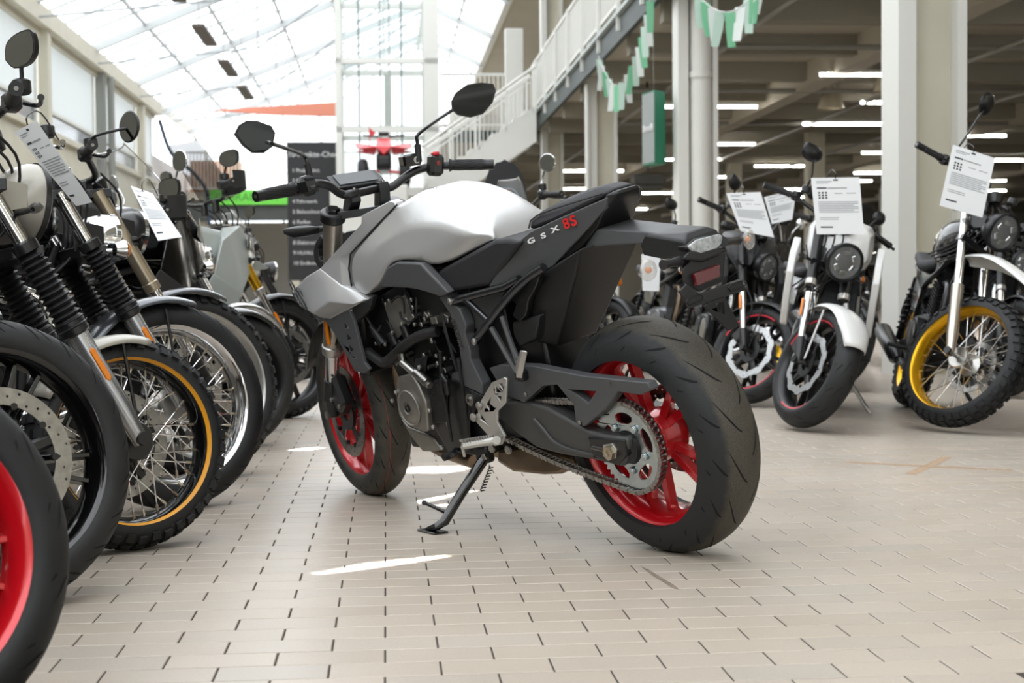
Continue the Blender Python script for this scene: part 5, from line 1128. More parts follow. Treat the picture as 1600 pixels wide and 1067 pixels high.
R3 = make_bike('scrambler with gold spoked rims and high white mudguard on the right', bm(2.08, 7.1, -97, 12, 1.48),
    dict(wb=1.48, rf=.335, rimf=.262, rimr=.22, rr=.32, tw=.115, tyre='knob', spoked=True, wheel=mat('gold_rim', 'd9a41c', .25, .8), steer=.74, tank='round', tank_m=BLKG, fork='conv', lower_m=mat('warm_silver', 'c4bcb0', .25, .85), fender='high', fender_m=WHT, lamp_r=.095, ring_m=DARK, led=True, lamp_x=.12, lamp_z=-.06, bar_rise=.10, bar_w=.41, mirror='round', mirror_s=(-.02, .34), mirror_r=.058, mirror_only=-1, reflector=False, disc_r=.13, fork_len=.80, discs=(1,), two_res=True, exhaust_m=BLKS))
R4 = make_bike('motorcycle with knobby tyre cut off by the right edge of the picture', bm(2.09, 5.55, -128, 9, 1.45),
    dict(wb=1.45, rf=.32, rimf=.24, tyre='knob', spoked=True, wheel=BLKS, steer=.1, tank='round', tank_m=BLKG, fork='gaiter', fender_m=BLKS, mirror=None))
# ---- machines further back
BK = make_bike('black adventure motorcycle with small clear screen behind the silver one', bm(.30, 8.6, 62, 7, 1.5),
    dict(wb=1.5, rf=.33, rimf=.24, tyre='knob', spoked=True, wheel=BLKS, steer=-.15, tank='edge', tank_m=BLK, lamp=None, fork='usd', bar_rise=.17, bar_w=.40, mirror='round', mirror_m=CHR, mirror_s=(.05, .17), mirror_only=-1, seat_z=.80, extra=(wind_screen(.13, .085, .07, .03, -12), )))
OLIV = mat('olive_paint', '5c6350', .4, .1, coat=.3)
N1 = make_bike('olive green motorcycle with red badge seen under the silver bike\'s tail', bm(.70, 11.4, -70, 8, 1.42),
    dict(wb=1.42, tank_m=OLIV, fork='conv', lower_m=DARK, steer=.3, ind='round', ind_m=ORNG, radiator=False, mirror='round', engine_m=mat('engine_light', '77787a', .35, .7)))
N2 = make_bike('black classic motorcycle with pale engine left of the black naked one', bm(1.38, 11.2, -78, 8, 1.42),
    dict(wb=1.42, tank_m=BLKG, fork='conv', lower_m=FORKS, spoked=True, tyre='road', wheel=CHR, steer=.35, ind='round', engine_m=MATS['engine_light'], exhaust_m=BRNZ, lamp_m=CHR))
N3 = make_bike('dark motorcycle with chrome mirror behind the second price sheet', bm(2.05, 12.2, -85, 8, 1.42),
    dict(wb=1.42, tank_m=mat('dark_red', '6a1a1e', .3, coat=.6), fork='conv', lower_m=FORKS, steer=.3, mirror='round', mirror_m=CHR, bar_rise=.14, extra=(wind_screen(.24, .15, .1, -.03, -30, SMOKE, frame=False),)))
N4 = make_bike('black touring motorcycle with round screen beside the large cream column', bm(3.0, 13.2, -92, 7, 1.5),
    dict(wb=1.5, tank_m=BLKG, fork='usd', steer=.2, lamp=None, clock=False, tank='edge', radiator=True, mirror='round', mirror_m=CHR, bar_rise=.16, extra=(fairing(BLKG, BLK, 1, False), wind_screen(.34, .17, .12, .0, -36, SMOKE, frame=False))))
N5 = make_bike('black cruiser behind the white naked motorcycle', bm(2.15, 9.95, -88, 8, 1.5),
    dict(wb=1.5, tank_m=BLKG, fork='conv', steer=.4, ind='round', mirror='round', engine_m=MATS['engine_light'], wheel=GOLD))
N6 = make_bike('dark motorcycle behind the gold-rimmed scrambler at the right edge', bm(3.05, 9.2, -95, 8, 1.45),
    dict(wb=1.45, tank_m=BLKG, fork='usd', steer=.3, led=True, ring_m=DARK, mirror='hex', bar_rise=.1, radiator=True))
N7 = make_bike('white scooter-like motorcycle far behind the left row under the gallery', bm(-2.9, 14.5, -60, 7, 1.4),
    dict(wb=1.4, tank_m=WHT, fork='conv', steer=.2, side_m=WHT, mirror='round'))
N8 = make_bike('silver motorcycle standing behind the silver naked one\'s handlebar', bm(-1.65, 11.6, 30, 7, 1.42),
    dict(wb=1.42, tank_m=SGREY, fork='usd', steer=.0, mirror='hex', led=True, tank='edge', side_m=SGREY, extra=(wind_screen(.26, .13, .10, .0, -35),)))
# ---- price sheets hanging from the handlebars
def sheet_at(label, px, dist, **k):
    q = []
    for i, (a, b) in enumerate(px):
        dd = dist[i] if isinstance(dist, (list, tuple)) else dist; d = CR * (a - 800) / FPX - CU * (b - 533.5) / FPX + CF; q.append(CO + d * dd)
    return price_sheet(label, q, **k)
G_ = 'printed price sheets on the handlebars'
sheet_at('printed price sheet hanging on the gold-rimmed scrambler', [(1489, 226), (1555, 247), (1535, 340), (1468, 321)], 6.72, group=G_)
sheet_at('printed price sheet hanging over the white naked motorcycle\'s headlight', [(1267, 278), (1343, 277), (1350, 366), (1276, 366)], 6.7, group=G_)
sheet_at('tilted price sheet on the black naked motorcycle with silver disc', [(1134.5, 301.5), (1188.5, 300), (1209.5, 371), (1157, 361)], 8.2, group=G_)
sheet_at('price sheet with little print between the black and white naked motorcycles', [(1194, 308), (1244, 296), (1238, 343), (1206, 350)], 9.0, group=G_)
sheet_at('translucent price sheet draped down beside the grey scrambler\'s lamp', [(22, 206), (57, 189), (144, 316), (119, 322)], [3.5, 3.45, 3.45, 3.5], group=G_)
sheet_at('price sheet on the black enduro before the tall windscreen', [(204, 290), (238, 302), (284, 370), (247, 376)], [5.5, 5.45, 5.2, 5.25], group=G_)
sheet_at('narrow white tag hanging behind the left tail indicator', [(1002, 397), (1032, 398), (1030, 455), (1004, 454)], 9.6, group=G_, lines=False)
# ------------------------------------------------------------------ the hall
LW, RIDGE, BAL = -7.5, (1.4, 10.6), 3.8
def hbox(mb, a0, a1, b0, b1, z0, z1):
    return mb.add([W(a, b, z) for a in (a0, a1) for b in (b0, b1) for z in (z0, z1)], [(0, 1, 3, 2), (4, 6, 7, 5), (0, 4, 5, 1), (2, 3, 7, 6), (0, 2, 6, 4), (1, 5, 7, 3)])
def hb_obj(name, mt, parent, *bx, **k):
    mb = MB()
    for q in bx: hbox(mb, *q)
    return mb.obj(name, mt, parent, ang=20, **k)
BLIND = mat('roller_blind', 'e2e4e2', .8)
_t = BLIND.node_tree; _tr = _t.nodes.new('ShaderNodeBsdfTranslucent'); _tr.inputs[0].default_value = (.8, .82, .82, 1); _mx = _t.nodes.new('ShaderNodeMixShader'); _mx.inputs[0].default_value = .5
_t.links.new(_t.nodes['Principled BSDF'].outputs[0], _mx.inputs[1]); _t.links.new(_tr.outputs[0], _mx.inputs[2]); _t.links.new(_mx.outputs[0], _t.nodes['Material Output'].inputs['Surface'])
CONC = mat('mezzanine_paint', 'b3ac9c', .8, noise=.05, nscale=.7)
BEAMM = mat('beam_paint', '8f897b', .7)
DGREEN = mat('dark_green_steel', '24322e', .5)
GLS = mat('window_glass', 'dfe8ea', .05, 0, alpha=.16, spec=.6)
ROOFG = mat('roof_glass', 'f1f3f4', .35, 0, alpha=.2, spec=.3)
# left wall with high windows
wl = struct(hb_obj('wall_left', CREAM, None, (LW - .25, LW, -26, 50, 0, 4.3), (LW - .25, LW, -26, 50, 6.62, 6.9)))
hb_obj('wall_beam', CREAM, wl, (LW, LW + .28, -26, 50, 6.45, 6.85)); hb_obj('wall_ledge', CREAM, wl, (LW, LW + .12, -26, 50, 4.2, 4.32))
k = 0
for i in range(-5, 8):
    b = 14.4 + (i - 1) * 6.5
    if b > 50: break
    hb_obj('wall_post', CREAM if i % 2 == 0 else mat('grey_pipe', '8a8c86', .5), wl, (LW - .02, LW + .2, b - .16, b + .16, 0, 6.5))
    if i % 2: MB().tube([W(LW + .3, b + .3, 0), W(LW + .3, b + .3, 6.4)], .09, 12).obj('downpipe', MATS['grey_pipe'], wl)
    b0, b1 = b + .2, min(b + 6.3, 50)
    if b1 - b0 > 1:
        k += 1; w = struct(hb_obj('window_%d' % k, WALLW, None, (LW - .16, LW - .04, b0, b1, 4.32, 4.42), (LW - .16, LW - .04, b0, b1, 4.78, 4.86), (LW - .16, LW - .04, b0, b1, 6.5, 6.62), (LW - .16, LW - .04, b0, b0 + .08, 4.32, 6.62), (LW - .16, LW - .04, b1 - .08, b1, 4.32, 6.62)))
        hb_obj('pane', mat('dark_pane', '3b4145', .1, alpha=.75), w, (LW - .12, LW - .10, b0, b1, 4.42, 4.78)); hb_obj('pane', GLS, w, (LW - .13, LW - .12, b0, b1, 4.86, 6.5)); hb_obj('blind', BLIND, w, (LW - .10, LW - .08, b0 + .08, b1 - .08, 4.84, 6.38)); hb_obj('blind_box', CREAM, w, (LW - .06, LW + .06, b0, b1, 6.34, 6.5))
# glass roof
rf = struct(hb_obj('ceiling', WALLW, None, (LW - .1, LW + .15, -26, 62, 6.85, 6.95), (3.7, 3.9, -26, 62, 9.4, 9.6), (RIDGE[0] - .08, RIDGE[0] + .08, -26, 62, RIDGE[1] - .1, RIDGE[1] + .05)))
def slope(a): return 6.9 + (a - LW) / (RIDGE[0] - LW) * (RIDGE[1] - 6.9) if a < RIDGE[0] else RIDGE[1] - (a - RIDGE[0]) / (BAL - RIDGE[0]) * (RIDGE[1] - 9.5)
RB1 = mat('roof_bar', 'bcc0c1', .5)
b = -26.0; i = 0
while b < 62.1:
    main = i % 4 == 0; h = .22 if main else .07; w = .12 if main else .05
    mb = MB()
    for (a0, a1) in ((LW, RIDGE[0]), (RIDGE[0], BAL)):
        mb.hull([W(a, b + s * w / 2, slope(a) - dz) for a in (a0, a1) for s in (-1, 1) for dz in (0, h)])
    mb.obj('rafter', mat('rafter_grey', 'bfc3c3', .5) if main else RB1, rf)
    if main and b > 5: MB().tube([W(LW + .3, b, 6.5), W(-3.2, b, 6.9)], .022, 6).tube([W(-3.2, b, 6.9), W(-3.2, b, slope(-3.2))], .02, 6).tube([W(-3.2, b, 6.9), W(RIDGE[0], b, slope(RIDGE[0]) - .3)], .025, 6).obj('tie_rod', mat('tie_rod', '9a9fa2', .4, .2), rf)
    b += 1.625; i += 1
for a in (-6.0, -4.5, -3.0, -1.5, 0.0, 2.6):
    MB().hull([W(a + s * .03, bb, slope(a) - dz) for s in (-1, 1) for bb in (-26, 62) for dz in (.0, .09)]).obj('purlin', RB1, rf)
for (a0, a1) in ((LW, -4.5), (-4.5, -1.5), (-1.5, RIDGE[0]), (RIDGE[0], BAL)):
    b = -26.0
    while b < 61:
        MB().add([W(a0, b, slope(a0) + .02), W(a1, b, slope(a1) + .02), W(a1, b + 6.5, slope(a1) + .02), W(a0, b + 6.5, slope(a0) + .02)], [(0, 1, 2, 3)]).obj('roof_pane', ROOFG, rf, fix=False); b += 6.5
for j, bb in enumerate((30.6, 36.2, 41.5, 46.5)):
    e = thing('radiant_heater', 'dark radiant heater panel under glass roof, number %s counted from the camera' % ('one', 'two', 'three', 'four')[j], 'heater', MX.Translation(W(-4.2, bb, 6.75)) @ MX.Rotation(HA, 4, 'Z'), 'heater panels hung under the glass roof')
    e['label'] = ('nearest dark heater panel hung under the glass roof', 'second dark heater panel from the camera under the glass roof', 'third dark heater panel from the camera under the glass roof', 'farthest dark heater panel hung under the glass roof')[j]
    MB().box((0, 0, 0), (.30, 2.6, .10), bev=.02).obj('panel', mat('heater_brown', '5a5048', .5, .3), e)
    MB().tube([(0, -1.2, .05), (0, -1.2, slope(-4.2) - 6.75)], .012, 6).obj('hanger', STEEL, e); MB().tube([(0, 1.2, .05), (0, 1.2, slope(-4.2) - 6.75)], .012, 6).obj('hanger', STEEL, e)
# mezzanine on the right
mz = struct(hb_obj('trim_1', CONC, None, (BAL, 34, -26, 76, 4.75, 5.0))); 
for b in [x * 2.93 - 26 for x in range(35)]: hb_obj('ceiling_beam', BEAMM, mz, (BAL + .1, 34, b, b + .28, 4.42, 4.75))
for a in (7.6, 14, 20.5, 27): hb_obj('main_girder', CONC, mz, (a, a + .35, -26, 76, 4.30, 4.75))
for a, z in ((5.2, 4.35), (9.4, 4.3), (12.0, 4.3)): MB().tube([W(a, -5, z), W(a, 74, z)], .04, 8).obj('sprinkler_pipe', mat('pipe_grey', '8b8880', .5), mz)
for b in (22.5, 27.5, 33): MB().tube([W(4.4, b, 4.33), W(20, b, 4.33)], .045, 8).obj('sprinkler_pipe', MATS['pipe_grey'], mz)
hb_obj('slab_edge', DGREEN, mz, (BAL - .08, BAL, -26, 39, 4.62, 5.02)); hb_obj('edge_ledge', mat('ledge_grey', 'aeb6b4', .5), mz, (BAL - .16, BAL - .08, -26, 39, 4.98, 5.04))
struct(hb_obj('trim_2', CONC, None, (BAL, 34, -26, 76, 9.45, 9.7)))
struct(hb_obj('wall_right', mat('far_wall', '9d978a', .8), None, (34, 34.3, -26, 76, 0, 9.7)))
struct(hb_obj('wall_back', MATS['far_wall'], None, (BAL - .5, 34, 76, 76.3, 0, 9.7)))
struct(hb_obj('wall_front', MATS['far_wall'], None, (LW - .2, 34.3, -26.3, -26, 0, 10.7)))
for i, bb in enumerate((-6.1, 2.7, 11.5, 20.2, 29.0, 37.8)):
    a = 4.2; ht = 9.5
    c = struct(hb_obj('trim_%d' % (i + 3), WALLW, None, (a - .27, a - .13, bb - .2, bb + .2, 0, ht), (a + .20, a + .27, bb - .2, bb + .2, 0, ht)))
    hb_obj('column_web', CREAM, c, (a - .13, a + .20, bb - .05, bb + .16, 0, ht))
    if i == 3: MB().tube([W(a + .05, bb - .12, 0), W(a + .05, bb - .12, ht)], .15, 20).lathe([(.17, -.04), (.17, .04)], W(a + .05, bb - .12, 3.55), (0, 0, 1), 20).obj('downpipe', WALLW, c)
    if i == 4: MB().tube([W(a - .33, bb - .3, 0), W(a - .33, bb - .3, 4.6)], .05, 12).obj('downpipe', WALLW, c)
for i, (a, bb) in enumerate(((11, 38), (11, 47), (19, 38), (19, 29), (11, 56), (19, 56))):
    struct(hb_obj('trim_%d' % (i + 9), CREAM, None, (a - .22, a + .22, bb - .2, bb + .2, 0, 4.75)))
# balcony railing
bl = thing('balcony_railing', 'white steel balcony railing with close bars above the mezzanine edge', 'railing', MX.Identity(4))
hb_obj('handrail', WALLW, bl, (BAL - .10, BAL - .04, -10, 38, 6.26, 6.32)); hb_obj('bottom_rail', WALLW, bl, (BAL - .09, BAL - .05, -10, 38, 5.2, 5.25))
b = 6.0
while b < 38: hb_obj('railing_post', WALLW, bl, (BAL - .14, BAL - .07, b, b + .07, 4.75, 6.3)); b += 2.2
mb = MB(); b = 6.0
while b < 38: hbox(mb, BAL - .08, BAL - .06, b, b + .022, 5.22, 6.28); b += .075
stuff(mb.obj('baluster', WALLW, bl, clean=False))
# upper floor behind the railing: a dark jacket and a white sign board
t = thing('jacket', 'dark quilted jacket hanging over the upper floor railing', 'jacket', MX.Translation(W(3.92, 18.6, 6.2)) @ MX.Rotation(HA, 4, 'Z'))
loft_body('cloth', [(-.02, 0.12, .22, .08, .3, 0), (.06, .18, .26, .12, .42, 0), (.14, .12, .2, .08, .36, 0)], mat('jacket_cloth', '3a3d44', .9, noise=.3, nscale=9), t, sub=1)
t = thing('display_board', 'tall white display board standing on the upper floor near the stairs', 'board', MX.Translation(W(3.5, 40.6, 5.0)) @ MX.Rotation(HA, 4, 'Z'))
MB().box((0, 0, 1.35), (.5, .25, 2.7), bev=.02).obj('board', WALLW, t); MB().box((0, 0, .03), (.7, .45, .06)).obj('base', WALLW, t)
# tube lamps under the mezzanine
def lamp_tube(px0, px1, py, lab):
    Z = 2350 * 3.62 / (453 - py); a0 = (px0 - 605) * Z / 2350; a1 = (px1 - 605) * Z / 2350
    e = thing('tube_lamp', 'white fluorescent tube lamp hanging under the mezzanine ceiling', 'lamp', MX.Translation(W((a0 + a1) / 2, Z, 4.31)) @ MX.Rotation(HA, 4, 'Z'), 'fluorescent tube lamps under the mezzanine')
    L = (a1 - a0); MB().box((0, 0, .035), (L, .09, .05)).obj('housing', WALLW, e)
    MB().tube([(-L / 2 + .02, 0, -.012), (L / 2 - .02, 0, -.012)], .03, 10).obj('tube', mat('tube_light', 'fffaf2', .5, emit=34), e)
    MB().tube([(-L * .3, 0, .05), (-L * .3, 0, .42)], .008, 5).obj('hanger', STEEL, e); MB().tube([(L * .3, 0, .05), (L * .3, 0, .42)], .008, 5).obj('hanger', STEEL, e); e['label'] = lab
TUB = [(1293, 1405, 115), (1360, 1470, 159), (1039, 1194, 166), (1266, 1404, 193), (1100, 1190, 225), (1362, 1470, 239), (1188, 1289, 260), (1349, 1450, 271), (880, 979, 267), (1554, 1660, 251), (1526, 1600, 212), (998, 1064, 302), (870, 921, 295), (1040, 1138, 249), (989, 1017, 327), (1226, 1271, 297), (1320, 1379, 284), (1230, 1275, 309), (1540, 1600, 284), (1560, 1600, 300), (1125, 1160, 277), (900, 940, 312)]
ORD = ('highest', 'second highest', 'third highest', 'fourth highest', 'fifth highest', 'sixth highest', 'seventh highest', 'eighth highest', 'ninth highest', 'tenth highest', 'lowest')
ZON = ((0, 992, 'among those left of the green hanging sign'), (992, 1240, 'beside the round white column'), (1240, 1500, 'in the bay left of the large cream column'), (1500, 1700, 'right of the large cream column'))
for z0, z1, where in ZON:
    zz = sorted([q for q in TUB if z0 <= (q[0] + q[1]) / 2 < z1], key=lambda q: q[2])
    for k, (x0, x1, y) in enumerate(zz): lamp_tube(x0, x1, y, ORD[k] + ' white tube lamp ' + where)
# bell lamps
for j, (px, py, Z) in enumerate(((1298, 160, 29.0), (1387, 132, 27.0))):
    d = CR * (px - 800) / FPX - CU * (py - 533.5) / FPX + CF; c = CO + d * Z
    e = thing('pendant_lamp', ('front lower bell-shaped hall lamp with metal reflector', 'bell-shaped hall lamp with dark neck nearest the large column')[j], 'lamp', MX.Translation(c), 'bell lamps under the mezzanine')
    MB().lathe([(.09, .25), (.12, .22), (.2, .1), (.245, -.08), (.25, -.12), (.24, -.12), (.19, .08), (.1, .2)], (0, 0, 0), (0, 0, 1), 28, closed=True).obj('shade', mat('bell_reflector', 'd2c8b2', .25, .35), e)
    MB().cyl((0, 0, .42), (0, 0, 1), .1, .36, 20, bev=.02).obj('neck', (mat('bell_neck', 'c9c2ae', .4), mat('bell_neck_dark', '5f625f', .5))[j], e)
    MB().sphere((0, 0, 0), .09, 12).obj('bulb', mat('bell_bulb', 'fff3dc', .5, emit=1.2), e); MB().tube([(0, 0, .6), (0, 0, 4.75 - c.z)], .008, 5).obj('cord', STEEL, e)
e = thing('projector_box', 'dark ceiling unit with small spotlight between balcony and near column', 'appliance', MX.Translation(W(5.0, 28.5, 2.75)) @ MX.Rotation(HA, 4, 'Z'))
MB().box((0, 0, 0), (.62, .5, .2), bev=.02).box((.0, -.1, -.14), (.5, .3, .1), bev=.02).obj('body', mat('unit_dark', '3a3833', .5), e); MB().cyl((-.28, -.22, -.2), (0, -1, 0), .07, .1, 16).obj('spotlight', mat('spot_warm', 'd9cdb0', .4), e); MB().tube([(0, 0, .1), (0, 0, 2.02)], .02, 6).obj('rod', BLKS, e)
# green hanging sign
def ppt(px, py, Z): return CO + (CR * (px - 800) / FPX - CU * (py - 533.5) / FPX + CF) * Z
Z0 = 20.6; sa, sb, sc = ppt(1003, 0, Z0), ppt(1022, 0, Z0 - .35), ppt(1040, 0, Z0 - .25)
zt, zb = ppt(1022, 140, Z0 - .35).z, ppt(1022, 254, Z0 - .35).z
e = thing('hanging_sign', 'green hanging box sign with white lettering beside the balcony column', 'sign', MX.Translation(V((sb.x, sb.y, zb))))
A_ = V((sa.x - sb.x, .42, 0)); B_ = V((sc.x - sb.x, .22, 0)); hh = zt - zb
MB().add([V(), A_, A_ + B_, B_, V((0, 0, hh)), A_ + V((0, 0, hh)), A_ + B_ + V((0, 0, hh)), B_ + V((0, 0, hh))], [(0, 1, 2, 3), (4, 5, 6, 7), (0, 1, 5, 4), (1, 2, 6, 5), (2, 3, 7, 6), (3, 0, 4, 7)]).obj('box', mat('sign_green', '1f7a5c', .45), e, ang=20)
MB().add([A_ * .02 + V((-.004, -.004, .02)), A_ * .98 + V((-.004, -.004, .02)), A_ * .98 + V((-.004, -.004, hh - .02)), A_ * .02 + V((-.004, -.004, hh - .02))], [(0, 1, 2, 3)]).obj('panel', mat('sign_grey', '8d9492', .5), e, fix=False)
text_obj('Benelli', .13, PTITLE, e, A_ * .5 + V((-.01, -.012, hh * .5)), -A_, (0, 0, 1), depth=.004)
MB().tube([A_ * .5 + B_ * .5 + V((0, 0, hh)), A_ * .5 + B_ * .5 + V((0, 0, 4.75 - zb))], .004, 5).obj('wire', STEEL, e)
# bunting
def bunting(label, pts, flags, fl_len, fw, Z, gm):
    P = [ppt(a, b, z) for a, b, z in pts]; path = smooth_path(P, 10); e = thing('bunting', label, 'bunting', MX.Translation(P[0]), 'flag garlands'); o = P[0]
    MB().tube([p - o for p in path], .006, 5).obj('string', WHT, e)
    L = [0]
    for i in range(1, len(path)): L.append(L[-1] + (path[i] - path[i - 1]).length)
    for k in range(flags):
        t = L[-1] * (k + .5) / flags; i = max(j for j in range(len(L) - 1) if L[j] <= t); c = path[i].lerp(path[i + 1], (t - L[i]) / max(1e-6, L[i + 1] - L[i])); u = V((1, .25 * math.sin(k), 0)).normalized() * fw * .5; sw = V((random.uniform(-.06, .06), random.uniform(-.05, .05), 0))
        q = [c - u, c + u, c + u * .95 + V((0, 0, -fl_len * .5)) + sw * .4, c + u * .8 + V((0, 0, -fl_len)) + sw, c - u * .8 + V((0, 0, -fl_len)) + sw, c - u * .95 + V((0, 0, -fl_len * .5)) + sw * .4]
        MB().plate([p - o for p in q], (0, .002, 0)).obj('flag', gm[k % len(gm)], e)
FG = [mat('flag_mint', 'bfd8cb', .7), mat('flag_white', 'dfe6e2', .7), mat('flag_green', '7fc59c', .7)]
bunting('flag garland of mint and white pennants under the balcony edge', [(935, 88, 26), (945, 112, 25), (958, 132, 24.2), (970, 130, 23.4), (985, 108, 22.6), (998, 75, 21.6), (1010, 30, 20.4), (1018, -10, 19.6)], 15, .42, .11, 24, FG)
bunting('flag garland with bright green pennants on the round column top', [(1088, -18, 15), (1100, 2, 15), (1118, 15, 14.9), (1137, 19, 14.8), (1155, 12, 14.8), (1172, -5, 14.8), (1192, -40, 14.8)], 9, .34, .10, 15, [FG[0], FG[2], FG[1]])
# lift tower
lt = thing('lift_tower', 'white-framed glass lift tower behind the silver motorcycle', 'lift shaft', MX.Identity(4))
TA0, TA1, TB = -1.28, 1.05, 40.0
for a in (TA0, TA1):
    w = .16 if a < 0 else .40
    for b in (TB, TB + 2.2): hb_obj('post', WALLW, lt, (a, a + w, b, b + .16, 0, 10.2))
for z in (2.4, 4.95, 6.75, 8.6): hb_obj('cross_beam', WALLW, lt, (TA0, TA1 + .4, TB, TB + .14, z - .07, z + .07), (TA0, TA1 + .4, TB + 2.2, TB + 2.34, z - .07, z + .07), (TA0, TA0 + .14, TB, TB + 2.3, z - .07, z + .07), (TA1 + .1, TA1 + .24, TB, TB + 2.3, z - .07, z + .07))
TG = mat('lift_glass', 'c9dcda', .05, 0, alpha=.12, spec=.6)
for (z0, z1) in ((0, 2.33), (2.47, 4.88), (5.02, 6.68), (6.82, 8.53), (8.67, 10.2)):
    hb_obj('glass_panel', TG, lt, (TA0 + .16, TA1, TB + .06, TB + .07, z0, z1)); hb_obj('glass_panel', TG, lt, (TA0 + .16, TA1, TB + 2.26, TB + 2.27, z0, z1))
for a in (-.70, .45): hb_obj('guide_rail', mat('rail_dark', '4d5456', .4, .5), lt, (a, a + .05, TB + 1.1, TB + 1.2, 0, 10.2))
for a in (-.1, .15): MB().tube([W(a, TB + 1.5, 0), W(a, TB + 1.5, 10.2)], .02, 6).obj('lift_rope', MATS['rail_dark'], lt)
hb_obj('counterweight', mat('counterweight', 'b0b2a8', .6), lt, (.0, .2, TB + 1.2, TB + 1.5, 5.1, 6.6))
# quad on its podium
pod = thing('display_podium', 'pale display podium carrying the red quad', 'podium', MX.Translation(W(.0, 34, 0)) @ MX.Rotation(HA, 4, 'Z'))
MB().box((-.35, .1, 1.5), (1.7, 2.3, 3.0), bev=.03).obj('block', WALLW, pod)
qd = thing('quad_bike', 'red quad bike displayed high before the lift tower', 'quad bike', MX.Translation(W(-.02, 34, 3.0)) @ MX.Rotation(HA - math.pi / 2, 4, 'Z') @ MX.Scale(1.08, 4))
for x in (.55, -.55):
    for y in (.43, -.43):
        w_ = MB().lathe(tyre_profile(.28, .13, .22)[0], (x, y, .28), n=28).obj('wheel', TYRE, qd); MB().lathe([(.02, .06), (.13, .08), (.13, -.08), (.02, -.06)], (x, y, .28), n=24).obj('hub', BLKS, w_)
RQ = mat('quad_red', 'd0202a', .35, coat=.5)
for s in (1, -1):
    MB().hull([V(k) for k in ((.78, .12 * s, .78), (.82, .55 * s, .74), (.55, .60 * s, .88), (.25, .40 * s, .80), (.2, .12 * s, .85), (.6, .2 * s, .66))]).obj('fender', RQ, qd, bevel=.01)
    MB().hull([V(k) for k in ((-.3, .14 * s, .82), (-.35, .58 * s, .8), (-.72, .56 * s, .80), (-.85, .14 * s, .84), (-.5, .2 * s, .72))]).obj('fender', RQ, qd, bevel=.01)
    MB().tube([V((.55, .1 * s, .3)), V((.55, .36 * s, .28))], .03, 8).obj('suspension_arm', RQ, qd); MB().tube([V((.35, .10 * s, 1.02)), V((.25, .42 * s, 1.06))], .02, 8).obj('handlebar', BLKS, qd)
MB().hull([V(k) for k in ((.85, .0, .62), (.80, .16, .78), (.80, -.16, .78), (.45, .14, .98), (.45, -.14, .98), (.1, .12, .9), (.1, -.12, .9), (.3, .1, .6), (.3, -.1, .6))]).obj('nose', RQ, qd, bevel=.01)
MB().box((.1, 0, .5), (1.1, .3, .35), bev=.05).obj('chassis', BLKS, qd); MB().box((.82, 0, .5), (.1, .24, .16), bev=.02).obj('bumper', BLKS, qd); MB().box((-.35, 0, .9), (.8, .26, .12), bev=.04).obj('seat', SEAT, qd)
MB().box((.36, 0, 1.08), (.12, .22, .08), bev=.02).obj('dashboard', BLKS, qd)
MB().tube([(-.8, -.3, .85), (-.8, -.3, 1.35)], .01, 6).obj('whip', RQ, qd); MB().plate([(-.8, -.3, 1.32), (-.8, -.16, 1.22), (-.8, -.3, 1.1)], (.004, 0, 0)).obj('pennant', RQ, qd)
# stairs and landing
st = thing('staircase', 'white steel staircase rising right to the mezzanine beside the lift', 'staircase', MX.Identity(4))
A0s, Z0s, A1s, Z1s, B0, B1 = .95, 3.15, 3.62, 4.98, 36.0, 37.5; n = 10
mb = []
for i in range(n):
    a = A0s + (A1s - A0s) * i / n; z = Z0s + (Z1s - Z0s) * (i + 1) / n
    hb_obj('tread', WALLW, st, (a, a + (A1s - A0s) / n + .03, B0, B1, z - .05, z))
for b in (B0 - .05, B1): MB().hull([W(a, bb, z) for (a, z) in ((A0s - .1, Z0s - .1), (A0s + .1, Z0s + .15), (A1s, Z1s + .12), (A1s, Z1s - .75), (A0s + .2, Z0s - .62)) for bb in (b, b + .05)]).obj('stringer', WALLW, st)
hb_obj('landing', WALLW, st, (-.6, A0s + .1, B0 - .05, B1 + .05, Z0s - .2, Z0s - .02)); hb_obj('landing_post', WALLW, st, (-.5, -.38, B0, B0 + .12, 0, Z0s - .2), (.7, .82, B0, B0 + .12, 0, Z0s - .2))
for i in range(12):
    f = i / 12; hb_obj('tread', WALLW, st, (A0s - .1 - f * 0, A0s + 1.0, B0 + 1.6 + f * 0, B0 + 1.6 + .3, .2 + f * 2.8, .24 + f * 2.8)) if False else None
for b in (B0 - .03, B1 + .03):
    MB().tube([W(A0s - .3, b, Z0s + .95), W(A0s, b, Z0s + 1.0), W(A1s, b, Z1s + 1.05)], .035, 8).tube([W(A0s, b, Z0s + .82), W(A1s, b, Z1s + .87)], .02, 8).obj('handrail', WALLW, st)
    for i in range(26):
        a = A0s + (A1s - A0s) * i / 25; z = Z0s + (Z1s - Z0s) * (a - A0s) / (A1s - A0s); w = .05 if i % 6 == 0 else .018
        hb_obj('railing_bar', WALLW, st, (a, a + w, b - .02, b + .02, z + .0, z + 1.0))
br = struct(hb_obj('trim_20', CONC, None, (1.5, BAL, 41.0, 60, 4.78, 5.0))); hb_obj('slab_edge', DGREEN, br, (1.5, BAL, 40.92, 41.0, 4.7, 5.02))
rl = thing('landing_railing', 'white railing across the bridge behind the staircase', 'railing', MX.Identity(4))
hb_obj('handrail', WALLW, rl, (1.5, BAL, 40.95, 41.0, 6.5, 6.57), (1.5, BAL, 40.95, 41.0, 5.15, 5.2)); 
for i in range(20): a = 1.5 + 2.3 * i / 19; hb_obj('railing_bar', WALLW, rl, (a, a + .03, 40.96, 40.99, 5.0, 6.5))
